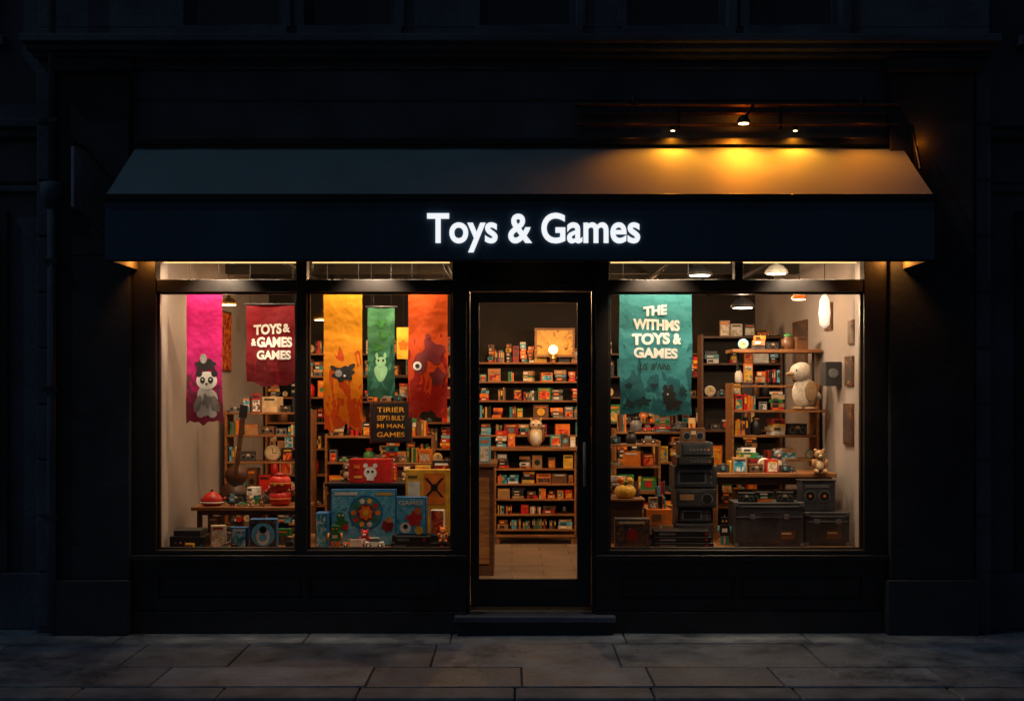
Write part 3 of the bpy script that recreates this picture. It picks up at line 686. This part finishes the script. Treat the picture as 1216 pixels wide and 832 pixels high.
w = MB(); t_bear(w, -.56, .23, F+.055, .1, .13, .1, P["orange"], P["cream"]); t_robot(w, -1.44, .26, F, .12, .20, .1, P["green"]); t_car(w, -1.12, .26, F, .16, .1, .1, P["white"]); t_car(w, -1.33, .36, F, .12, .1, .1, P["orange"]); t_bear(w, -1.21, .36, F, .1, .15, .1, P["red"], P["white"]); w.obj("toy_figures")
hero_box("board_game_box", -1.61, -1.51, .34, .52, F, F+.28, P["blue"], ARTS[0])
it = MB(); fill(it, -1.52, -.5, .86, .14, 1.131, .24, gap=.03); it.obj("riser_toys")
w = MB(); w.box(-1.22, -.88, .95, .97, 1.47, 1.80, M_black); w.box(-1.235, -.865, .972, .98, 1.455, 1.815, M_wood2)
for i, t in enumerate(("TIRIER", "SEPTI BULY", "MI MAN,", "GAMES")): put_text(w, t, -1.05, 1.745-i*.072, .24, .042, lambda X, Z: .947, P["yellow"], .005)
w.rod((-1.2, .96, 1.81), (-1.2, .96, 3.2), .003, M_blackm, 5); w.rod((-.9, .96, 1.81), (-.9, .96, 3.2), .003, M_blackm, 5)
w.obj("hanging_sign")

# ---- right window display
w = MB()
w.box(1.70, 2.79, .85, 1.30, 1.165, 1.20, M_wood); w.box(1.74, 2.76, .89, 1.26, 1.10, 1.163, M_wood2)
for xx in (1.73, 2.72):
    for yy in (.88, 1.22): w.box(xx, xx+.045, yy, yy+.045, F, 1.10, M_wood)
w.box(1.95, 2.70, .95, 1.2, F, 1.04, M_wood2)
w.obj("display_table", bevel=.004)
it = MB(); fill(it, 1.76, 2.48, .9, .2, 1.201, .15, gap=.05, wmin=.08, wmax=.18, kinds=ELEC+[t_car]); fill(it, 1.9, 2.5, 1.08, .15, 1.201, .28, gap=.05, kinds=KINDS); it.obj("table_toys")
def case(name, x0, x1, y0, y1, z0, z1):
    w = MB(); w.box(x0, x1, y0, y1, z0, z1, M_char)
    for (p, q) in ((x0, z0), (x1, z0), (x0, z1), (x1, z1)): w.box(p-(.006 if p == x0 else .026), p+(.026 if p == x0 else .006), y0-.006, y0+.03, q-(.006 if q == z0 else .026), q+(.026 if q == z0 else .006), P["grey"])
    w.box(x0+.035, x1-.035, y0-.004, y0-.001, z1-.035, z1-.026, P["grey"]); w.box(x0+.01, x1-.01, y0-.004, y0-.001, (z0+z1)/2+.06, (z0+z1)/2+.068, P["grey"])
    for q in (.25, .75): w.box(x0+(x1-x0)*q-.02, x0+(x1-x0)*q+.02, y0-.008, y0-.001, (z0+z1)/2+.045, (z0+z1)/2+.085, P["grey"])
    w.box((x0+x1)/2-.06, (x0+x1)/2+.06, y0-.016, y0-.006, z1-.085, z1-.075, M_black)
    lab(w, x0+.04, x1-.04, y0-.002, z0+.03, (z0+z1)/2+.04, A_case)
    lab(w, x1-.19, x1-.07, y0-.003, z0+.06, z0+.13, P["brown"]); lab(w, x1-.18, x1-.10, y0-.0045, z0+.10, z0+.115, P["cream"])
    return w.obj(name, bevel=.003)
case("equipment_case", 1.84, 2.40, .40, .75, F, .985)
case("equipment_case", 2.43, 2.79, .45, .75, F, .90)
it = MB(); fill(it, 1.86, 2.38, .45, .2, .987, .1, gap=.1, wmin=.08, wmax=.16, kinds=[t_stack, t_radio, t_camera]); fill(it, 1.70, 1.84, .5, .2, F, .3, gap=0, wmin=.1); it.obj("small_electronics")
w = MB(); w.box(2.42, 2.70, .55, .75, .905, 1.15, M_char); w.box(2.41, 2.71, .545, .76, 1.151, 1.162, M_black)
for i, r in ((2.49, .05), (2.61, .05)): w.disc(i, .548, 1.03, r, P["grey"], 18); w.disc(i, .546, 1.03, r*.8, P["black"], 16); w.disc(i, .544, 1.03, r*.25, P["orange"], 10)
lab(w, 2.45, 2.65, .548, 1.10, 1.125, P["grey"]); w.obj("toy_radio", bevel=.005)
tw = MB(); z = F
for i, (h, x0, x1, yy) in enumerate(((.17, 1.37, 1.69, .62), (.13, 1.40, 1.69, .64), (.16, 1.38, 1.72, .62), (.19, 1.37, 1.73, .66), (.08, 1.39, 1.70, .63), (.12, 1.43, 1.70, .68))):
    tw.box(x0, x1, yy, yy+.36, z, z+h-.006, (M_char, M_black, P["dgrey"])[i % 3])
    tw.box(x0+.015, x1-.015, yy-.006, yy-.001, z+.012, z+h-.02, (P["dgrey"], M_char)[i % 2])
    if i in (1, 3):
        lab(tw, x0+.03, x1-.09, yy-.0075, z+h*.2, z+h*.8, P["grey"]); lab(tw, x0+.045, x1-.105, yy-.009, z+h*.28, z+h*.72, P["black"])
        for j in range(3): tw.disc(x1-.05, yy-.0075, z+h*(.25+.25*j), .010, P["grey"], 10)
    elif h > .13:
        lab(tw, x0+.03, x0+.15, yy-.0075, z+h*.4, z+h*.7, P[("grey", "teal", "kraft", "grey")[i % 4]])
        tw.disc(x1-.08, yy-.0075, z+h*.45, h*.3, P["grey"], 18); tw.disc(x1-.08, yy-.009, z+h*.45, h*.25, P["black"], 16)
    else:
        for j in range(6): tw.disc(x1-.04-j*.03, yy-.0075, z+h*.45, .009, P["grey"] if j else P["orange"], 10)
    z += h
tw.obj("stereo_tower", bevel=.003)
w = MB(); t_radio(w, 1.54, .72, z-.005, .2, .12, .12); w.obj("portable_radio")
w = MB()
for i in range(3): w.box(1.16, 1.64-.02*i, .26+.01*i, .5, F+.048*i, F+.045+.048*i, M_black); lab(w, 1.2, 1.33, .258+.01*i, F+.012+.048*i, F+.03+.048*i, P["grey"]); w.disc(1.58, .258+.01*i, F+.022+.048*i, .01, P["red"], 8)
w.obj("game_console", bevel=.004)
hero_box("board_game_box", .84, 1.12, .28, .42, F, F+.24, P["dgrey"], ARTS[3], lambda a: (a.disc(.98, .276, F+.11, .05, P["dred"], 18, f=lambda t: 1+.15*math.sin(6*t)), lab(a, .87, 1.08, .276, F+.2, F+.22, P["cream"])))
hero_box("cardboard_box", 1.14, 1.35, .56, .80, F, F+.16, P["kraft"], None, lambda a: lab(a, 1.235, 1.255, .557, F, F+.16, P["cream"])); hero_box("cardboard_box", 1.13, 1.34, .56, .80, F+.162, F+.29, P["orange"], None, lambda a: (lab(a, 1.17, 1.25, .557, F+.19, F+.25, P["brown"])), rot=.04)
w = MB(); w.box(.80, 1.10, .62, .9, F, .98, M_wood2); w.box(.78, 1.12, .60, .92, .981, 1.0, M_wood); w.obj("display_plinth", bevel=.004)
w = MB()
for i in range(9):
    a = i*2*math.pi/9; w.ball(.96+.04*math.cos(a), .72+.04*math.sin(a), 1.055, .052, .052, .054, P["yellow"], 12, 9)
w.rod((.96, .72, 1.10), (.97, .71, 1.14), .012, P["green"], 8); w.ball(.92, .70, 1.15, .035, .03, .03, P["orange"], 12, 8); w.ball(1.0, .70, 1.145, .03, .03, .03, P["yellow"], 12, 8)
w.obj("toy_pumpkin")
it = MB(); fill(it, .82, 1.10, .8, .1, 1.001, .25, gap=0); fill(it, 1.1, 1.34, .86, .1, F, .62, gap=0, wmin=.1); fill(it, .84, 1.35, .46, .1, F, .14, gap=.2, wmax=.1); fill(it, 1.14, 1.35, .58, .12, F+.291, .16, gap=0, wmin=.06, wmax=.1); it.obj("window_toys")
shelf_unit("toy_rack", .86, 1.36, 1.55, 1.85, .19, [.4, .7, 1.0, 1.22, 1.42], 1.45, M_wood, None, gap=.03, topitems=.22)

# white plush bird on wall shelf, facing left
w = MB(); bx, by, bz = 2.62, 1.42, 1.985
PW = mat("white_plush", (.62, .56, .49), .95, var=.18, scale=30, bump=.9, bscale=160); PT = mat("tan_plush", (.32, .20, .11), .95, var=.2, scale=30, bump=.9, bscale=160)
base = Matrix.Translation((bx, by, bz-.25)) @ Matrix.Scale(.88, 4) @ Matrix.Translation((-bx, -by, -(bz-.25))); w.M = base
w.ball(bx+.03, by+.02, bz-.08, .125, .115, .165, PW, 24, 16); w.ball(bx-.02, by-.01, bz+.14, .105, .10, .095, PW, 24, 16)
w.ball(bx-.115, by-.03, bz+.12, .055, .05, .024, PT, 14, 10); w.ball(bx-.105, by-.03, bz+.092, .042, .04, .016, PT, 14, 10); w.ball(bx+.0, by, bz+.18, .09, .085, .062, PW, 16, 10)
w.ball(bx+.075, by-.095, bz-.06, .065, .03, .11, PT, 14, 10); w.ball(bx+.15, by+.03, bz-.11, .06, .05, .05, PW, 14, 10)
w.ball(bx-.06, by-.09, bz-.232, .065, .06, .018, PT, 14, 8); w.ball(bx+.07, by-.09, bz-.232, .065, .06, .018, PT, 14, 8)
w.ball(bx-.07, by-.088, bz+.155, .013, .01, .015, P["black"], 8, 6); w.M = Matrix.Identity(4)
w.box(bx-.2, bx+.2, by-.15, by+.12, bz-.268, bz-.25, M_wood); w.rod((bx+.18, by, bz-.259), (2.855, by, bz-.259), .012, M_blackm)
w.obj("plush_bird")
w = MB(); t_bear(w, 2.64, .80, 1.201, .2, .22, .2, P["kraft"], P["cream"]); w.obj("plush_bear")
w = MB(); w.box(2.72, 2.855, .95, 1.15, 1.95, 2.16, M_blackm); w.lathe(2.785, .948, 2.06, [(.045, 0), (.04, .006)], P["grey"], 16, 'y'); w.obj("wall_speaker", bevel=.005)
for (y0, y1, z0, z1, mm) in ((.55, .80, 1.95, 2.2, ARTS[3]), (.55, .85, 1.45, 1.8, ARTS[3]), (1.25, 1.5, 2.45, 2.7, ARTS[3]), (.5, .7, 2.3, 2.5, ARTS[3]), (2.2, 2.8, 2.0, 2.6, ARTS[3])):
    w = MB(); w.box(2.842, 2.858, y0, y1, z0, z1, M_wood2); w.box(2.838, 2.8415, y0+.02, y1-.02, z0+.02, z1-.02, mm); w.obj("wall_picture")
for (y0, y1, z0, z1, mm) in ((1.5, 1.9, 2.0, 2.5, ARTS[3]), (2.3, 2.8, 2.1, 2.7, ARTS[7])):
    w = MB(); w.box(-2.858, -2.842, y0, y1, z0, z1, M_wood2); w.box(-2.8415, -2.838, y0+.02, y1-.02, z0+.02, z1-.02, mm); w.obj("wall_picture")
w = MB(); w.box(.26, .72, 4.50, 4.53, 2.30, 2.63, M_wood); w.box(.285, .695, 4.495, 4.499, 2.325, 2.605, art("gold_picture_art", [(.12, .05, .01), (.5, .25, .04), (.6, .33, .05), (.65, .38, .08), (.10, .04, .01)], 13, seed=5)); w.obj("framed_picture")
w = MB(); w.lathe(.47, 4.40, 2.27, [(.04, 0), (.04, .02), (.015, .03), (.015, .06)], M_brass, 14); w.ball(.47, 4.40, 2.38, .055, .055, .055, emis("globe_lamp_glow", (1, .62, .3), 2.5), 18, 12); w.obj("globe_lamp")
light('POINT', "globe_lamp_light", (.47, 4.28, 2.38), 1.5, (1, .6, .3), .05, parent=bpy.data.objects["globe_lamp"])
w = MB(); t_owl(w, .27, 4.16, 1.281, .32, P["cream"], P["white"]); w.obj("owl_figurine")
w = MB(); w.lathe(1.62, 2.4, 1.53, [(.07, 0), (.07, .015), (.012, .03), (.012, .2)], M_blackm, 14); w.lathe(1.62, 2.38, 1.82, [(.12, 0), (.12, .03)], M_blackm, 24, 'y')
w.disc(1.62, 2.345, 1.82, .1, P["cream"], 24); w.disc(1.62, 2.343, 1.82, .03, P["black"], 14); w.obj("table_fan")
w = MB(); gx, gy, gz = -2.68, 1.7, .95
w.M = Matrix.Translation((gx, gy, 0)) @ Matrix.Rotation(.12, 4, 'Y') @ Matrix.Translation((-gx, -gy, 0))
w.lathe(gx, gy, gz, [(.13, 0), (.13, .07)], M_wood2, 22, 'y'); w.lathe(gx, gy, gz+.19, [(.1, 0), (.1, .07)], M_wood2, 22, 'y'); w.disc(gx, gy-.072, gz+.12, .035, P["black"], 14)
w.box(gx-.02, gx+.02, gy-.08, gy-.05, gz+.2, gz+.72, M_wood2); w.box(gx-.035, gx+.035, gy-.08, gy-.05, gz+.721, gz+.84, M_black); w.box(gx-.05, gx+.05, gy-.08, gy-.071, gz-.02, gz, P["black"])
w.rod((gx, gy-.02, gz-.1), (gx, gy+.1, .2), .02, M_blackm); w.obj("toy_guitar")

# ------------------------------------------------------------------ pendant lamps
def pendant(x, y, z, r, shade, bulb, e, col=(1, .72, .42), shape='dome'):
    w = MB(); w.rod((x, y, z), (x, y, 3.2), .004, M_blackm, 6)
    if shape == 'dome': w.lathe(x, y, z-.06-r*.5, [(r, 0), (r*.95, r*.25), (r*.6, r*.65), (.02, r*.8), (.015, r*1.1)], shade, 22)
    else: w.lathe(x, y, z-r*2.2, [(r, 0), (r*.55, r*.9), (.02, r*2), (.012, r*2.3)], shade, 22)
    zz = z-.066-r*.5 if shape == 'dome' else z-r*2.2-.006
    w.lathe(x, y, zz, [(r*.8, 0), (r*.8, .004)], bulb, 20); o = w.obj("pendant_lamp")
    if e: light('POINT', "lamp_light", (x, y, zz-.05), e, col, .05, parent=o)
pendant(-2.60, 1.6, 2.80, .08, M_brass, M_bulb, 16, (1, .60, .28))
pendant(2.10, 1.5, 2.78, .11, P["dgrey"], M_bulbw, 28, (1, .72, .46))
pendant(1.62, .9, 3.02, .11, P["dgrey"], M_bulbw, 0)
pendant(2.26, .8, 3.02, .10, P["white"], M_bulbw, 0)
pendant(2.50, 1.0, 2.86, .07, P["orange"], M_bulb, 6, (1, .55, .22), 'cone')
pendant(-1.95, 3.0, 2.75, .10, M_brass, M_bulb, 0)
pendant(-.9, 2.2, 3.0, .10, P["dgrey"], M_bulb, 28, (1, .55, .23))
pendant(.15, 2.6, 3.05, .10, P["dgrey"], M_bulbw, 36, (1, .62, .32))
pendant(1.3, 3.2, 2.85, .10, P["dgrey"], M_bulbw, 18, (1, .56, .24))
w = MB(); w.rod((2.66, .75, 2.74), (2.66, .75, 3.2), .004, M_blackm, 6); w.lathe(2.66, .75, 2.44, [(.01, 0), (.04, .03), (.05, .13), (.04, .24), (.015, .29)], emis("frosted_tube_lamp", (1, .88, .75), .45), 18); w.obj("tube_pendant_lamp")
tr = empty("track_lights"); w = MB()
w.box(-2.75, 2.75, .40, .43, 3.16, 3.19, M_blackm)
for xx, tx, tz, en in ((-2.25, -2.2, .9, 66), (-1.05, -1.1, .95, 85), (1.6, 1.5, .9, 66), (2.3, 2.3, 1.1, 66)):
    w.rod((xx, .415, 3.16), (xx, .415, 3.09), .01, M_blackm); w.rod((xx, .40, 3.13), (xx, .445, 3.02), .03, M_blackm, 12)
    light('SPOT', "spot", (xx, .45, 3.0), en, (1, .68, .40), .04, (tx, .75, tz), 68, parent=tr, blend=.9)
w.obj("track", tr)
dl = empty("ceiling_downlights"); w = MB()
for xx in (-1.9, -.1, .6, 2.1):
    w.lathe(xx, 3.62, 3.02, [(.05, 0), (.06, .05), (.06, .18)], M_blackm, 14); w.lathe(xx, 3.62, 3.012, [(.04, 0), (.04, .004)], M_bulb, 14)
    light('SPOT', "downlight", (xx, 3.6, 2.98), 55 if abs(xx) > 1 else 42, (1, .52, .21), .06, (xx, 4.5, 1.5), 95, parent=dl, blend=.9)
for xx in (-1.9, 1.7):
    w.lathe(xx, 1.75, 3.02, [(.05, 0), (.06, .05), (.06, .18)], M_blackm, 14); light('SPOT', "downlight", (xx, 1.7, 2.98), 70, (1, .52, .22), .06, (xx, 2.5, 1.4), 90, parent=dl, blend=.9)
w.obj("fixtures", dl)

# ------------------------------------------------------------------ banners
BY = .29
def banner(name, x0, x1, zt, zb, y, m, phase=0.0, amp=.014, bottom='tail', taper=0.0):
    cx = (x0+x1)/2; W = x1-x0; H = zt-zb
    def surf(X, Z):
        t = (zt-Z)/H; return y-amp*(.3+t)*math.sin((X-x0)/W*7+phase+t*3)-.008*math.sin(t*9+phase)*t
    nx, nz = 28, 50; vs = []; fs = []
    for j in range(nz+1):
        t = j/nz
        for i in range(nx+1):
            u = i/nx
            if bottom == 'tail': bz = .07*W*math.sin(u*9+phase)-.10*W*abs(2*u-1)**2+.03*W*math.sin(u*23)
            elif bottom == 'point': bz = -.10*W*(1-abs(2*u-1))+.03*W*math.sin(u*14)
            else: bz = .02*W*math.sin(u*11+phase)-.05*W*u
            Z = zt-(H-bz)*t
            X = cx+(u-.5)*W*(1+taper*t+.03*math.sin(t*8+phase)*t)
            vs.append((X, surf(X, Z), Z))
    for j in range(nz):
        for i in range(nx): a = j*(nx+1)+i; fs.append((a+nx+1, a+nx+2, a+1, a))
    e = empty(name); b = MB(); b.add(vs, fs, m, True); b.obj("cloth", e)
    r = MB(); r.rod((x0-.02, y, zt+.004), (x1+.02, y, zt+.004), .009, M_blackm, 10)
    for q in (x0+.03, x1-.03): r.rod((q, y, zt), (q, y, 3.2), .002, M_blackm, 5)
    r.obj("hanging_rod", e)
    return e, (lambda X, Z: surf(X, Z)-.005)
def blob(mb, cx, cz, rx, rz, surf, m, f=None, off=0.0, seg=32, rings=5, rot=0):
    vs = [(cx, surf(cx, cz)-off, cz)]; fs = []
    for k in range(1, rings+1):
        for i in range(seg):
            a = 2*math.pi*i/seg; q = (f(a) if f else 1)*k/rings; dx = rx*q*math.cos(a); dz = rz*q*math.sin(a)
            X = cx+dx*math.cos(rot)-dz*math.sin(rot); Z = cz+dx*math.sin(rot)+dz*math.cos(rot); vs.append((X, surf(X, Z)-off, Z))
    for i in range(seg):
        i2 = (i+1) % seg; fs.append((0, 1+i, 1+i2))
        for k in range(rings-1): fs.append((1+k*seg+i, 1+(k+1)*seg+i, 1+(k+1)*seg+i2, 1+k*seg+i2))
    mb.add(vs, fs, m)
PRW = mat("print_white", (.88, .84, .80), .7, var=.05); PRK = mat("print_black", (.02, .018, .02), .7); PRD = mat("print_dark_teal", (.006, .035, .045), .7); PRR = mat("print_maroon", (.20, .015, .015), .7); PRG = mat("print_grey", (.35, .33, .32), .7, var=.4, scale=30); PGN = mat("print_pale_green", (.20, .46, .25), .7)
spk = lambda n, k, p=0: (lambda t: 1+k*math.sin(n*t+p))

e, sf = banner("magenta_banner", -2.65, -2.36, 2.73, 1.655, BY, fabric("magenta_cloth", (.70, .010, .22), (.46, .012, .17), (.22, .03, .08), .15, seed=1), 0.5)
a = MB(); cx = -2.485
blob(a, cx-.01, 2.12, .085, .05, sf, PRK, spk(7, .12)); blob(a, cx-.03, 2.17, .03, .04, sf, PRG, None, .002)
blob(a, cx, 1.83, .085, .12, sf, PRW, spk(3, .1, 1), .001); blob(a, cx, 1.99, .088, .075, sf, PRW, None, .003)
for s in (-1, 1):
    blob(a, cx+s*.065, 2.05, .026, .03, sf, PRK, None, .004); blob(a, cx+s*.035, 1.995, .022, .026, sf, PRK, None, .005); blob(a, cx+s*.035, 2.0, .007, .008, sf, PRW, None, .007, 12, 2)
    blob(a, cx+s*.075, 1.80, .028, .07, sf, PRG, None, .004, rot=s*.3); blob(a, cx+s*.05, 1.72, .035, .03, sf, PRW, None, .005)
blob(a, cx, 1.965, .012, .008, sf, PRK, None, .006, 12, 2); blob(a, cx, 1.83, .035, .05, sf, PRG, spk(4, .3), .004)
a.obj("printed_panda", e)
e, sf = banner("dark_red_banner", -2.17, -1.76, 2.61, 1.98, BY+.03, fabric("dark_red_cloth", (.25, .006, .016), (.22, .007, .015), (.14, .004, .01), .25, .4, seed=2), 1.5, bottom='point')
a = MB(); s1 = lambda X, Z: sf(X, Z)-.003
put_text(a, "TOYS", -1.995, 2.41, .23, .085, s1, PRW, .045, rise=.05); put_text(a, "&", -1.84, 2.42, .06, .07, s1, PRW, .04); put_text(a, "&", -2.11, 2.305, .04, .06, s1, PRW, .04)
put_text(a, "GAMES", -1.94, 2.305, .29, .085, s1, PRW, .045); put_text(a, "GAMES", -1.945, 2.20, .28, .075, s1, PRW, .045)
a.obj("printed_lettering", e)
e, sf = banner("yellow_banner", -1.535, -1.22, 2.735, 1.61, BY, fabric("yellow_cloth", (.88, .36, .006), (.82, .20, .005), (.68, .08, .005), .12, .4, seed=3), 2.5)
a = MB(); blob(a, -1.375, 2.045, .085, .06, sf, PRK, spk(6, .18)); blob(a, -1.41, 2.05, .03, .03, sf, PRG, None, .002); blob(a, -1.31, 2.10, .04, .02, sf, PRK, None, .001, rot=.7); blob(a, -1.45, 2.09, .035, .018, sf, PRK, None, .001, rot=-.6)
blob(a, -1.36, 2.03, .01, .01, sf, PRW, None, .003, 12, 2)
a.obj("printed_bird", e)
e, sf = banner("green_banner", -1.20, -.975, 2.60, 1.86, .50, fabric("green_cloth", (.06, .26, .12), (.035, .22, .17), (.02, .12, .08), .3, .4, seed=4), .8)
a = MB()
for i in range(3): blob(a, -1.09+.03*math.sin(i*2), 2.47-i*.10, .045, .03, sf, P["green"], spk(3, .3, i))
blob(a, -1.09, 2.06, .055, .07, sf, PGN, spk(3, .1), .001); blob(a, -1.09, 2.15, .045, .04, sf, PGN, None, .003)
for s in (-1, 1): blob(a, -1.09+s*.02, 2.16, .009, .011, sf, PRK, None, .005, 12, 2); blob(a, -1.09+s*.035, 2.20, .012, .025, sf, PGN, None, .002)
a.obj("printed_creature", e)
e, sf = banner("orange_banner", -.845, -.525, 2.73, 1.725, BY, fabric("orange_cloth", (.78, .10, .005), (.64, .04, .006), (.38, .015, .006), .2, .4, seed=5), 3.4)
a = MB(); blob(a, -.645, 2.22, .09, .09, sf, PRR, spk(4, .2)); blob(a, -.745, 2.13, .055, .09, sf, PRR, None, .001); blob(a, -.605, 2.02, .06, .07, sf, PRR, spk(5, .2), .001); blob(a, -.685, 2.30, .03, .05, sf, PRR)
blob(a, -.77, 2.11, .036, .036, sf, PRW, None, .004); blob(a, -.77, 2.11, .018, .018, sf, PRK, None, .006, 16, 2); blob(a, -.685, 2.35, .022, .022, sf, PRR, None, .003)
a.obj("printed_creature", e)
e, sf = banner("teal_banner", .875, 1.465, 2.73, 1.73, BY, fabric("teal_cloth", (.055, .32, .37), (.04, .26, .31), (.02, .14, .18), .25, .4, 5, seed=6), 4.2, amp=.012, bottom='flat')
a = MB(); s2 = lambda X, Z: sf(X, Z)-.003
for t, cx, zz, ww, hh, rs in (("THE", 1.165, 2.56, .19, .08, .1), ("WITHMS", 1.175, 2.445, .38, .09, -.04), ("TOYS", 1.13, 2.33, .31, .095, .03), ("&", 1.345, 2.33, .07, .09, 0), ("GAMES", 1.17, 2.215, .36, .085, -.03)): put_text(a, t, cx, zz, ww, hh, s2, PRW, .045, rise=rs)
put_text(a, "US. & Nhb.", 1.17, 2.105, .26, .055, s2, PRK, .01, .25)
blob(a, 1.28, 1.87, .055, .06, sf, PRK, spk(7, .12)); blob(a, 1.31, 1.80, .07, .05, sf, PRK, spk(5, .2), .001); blob(a, 1.25, 1.93, .02, .03, sf, PRK); blob(a, 1.30, 1.93, .02, .03, sf, PRK); blob(a, 1.27, 1.88, .008, .008, sf, PRW, None, .004, 10, 2)
blob(a, 1.07, 1.82, .06, .035, sf, PRD, spk(5, .25)); blob(a, .96, 1.80, .05, .03, sf, PRD, spk(4, .3)); blob(a, 1.16, 1.95, .03, .02, sf, PRD, spk(3, .3)); blob(a, .95, 1.95, .03, .02, sf, PRD, spk(5, .2)); blob(a, 1.39, 1.90, .03, .04, sf, PRD, spk(6, .2))
a.obj("printed_design", e)
w = MB(); w.box(-.985, -.87, .80, .805, 2.18, 2.45, P["yellow"]); w.disc(-.93, .797, 2.3, .04, P["orange"], 16, f=spk(5, .2)); w.rod((-.93, .803, 2.45), (-.93, .803, 3.2), .002, M_blackm, 5); w.obj("hanging_poster")

# ------------------------------------------------------------------ world, moonlight, camera
wd = bpy.data.worlds.new("World"); scene.world = wd; wd.use_nodes = True
nt = wd.node_tree; bg = nt.nodes["Background"]; sky = nt.nodes.new("ShaderNodeTexSky"); sky.sky_type = 'NISHITA'; sky.sun_disc = False
EL, AZ = math.radians(50), math.radians(-110)
sky.sun_elevation = EL; sky.sun_rotation = AZ; nt.links.new(sky.outputs[0], bg.inputs[0]); bg.inputs[1].default_value = 0.0095
l = bpy.data.lights.new("moonlight", 'SUN'); l.energy = 0.20; l.angle = math.radians(.5); l.color = (.42, .74, 1)
o = bpy.data.objects.new("moonlight", l); COL.objects.link(o)
d = Vector((math.sin(AZ)*math.cos(EL), math.cos(AZ)*math.cos(EL), math.sin(EL)))
o.rotation_euler = (-d).to_track_quat('-Z', 'Y').to_euler()
cam = bpy.data.cameras.new("camera"); cam.sensor_width = 36; cam.lens = 44.41; cam.shift_y = .0403; cam.clip_end = 500
co = bpy.data.objects.new("camera", cam); COL.objects.link(co); co.location = (0, -10, 1.9); co.rotation_euler = (math.radians(90), 0, 0)
scene.camera = co
scene.view_settings.view_transform = 'Standard'; scene.view_settings.look = 'None'; scene.view_settings.exposure = 0
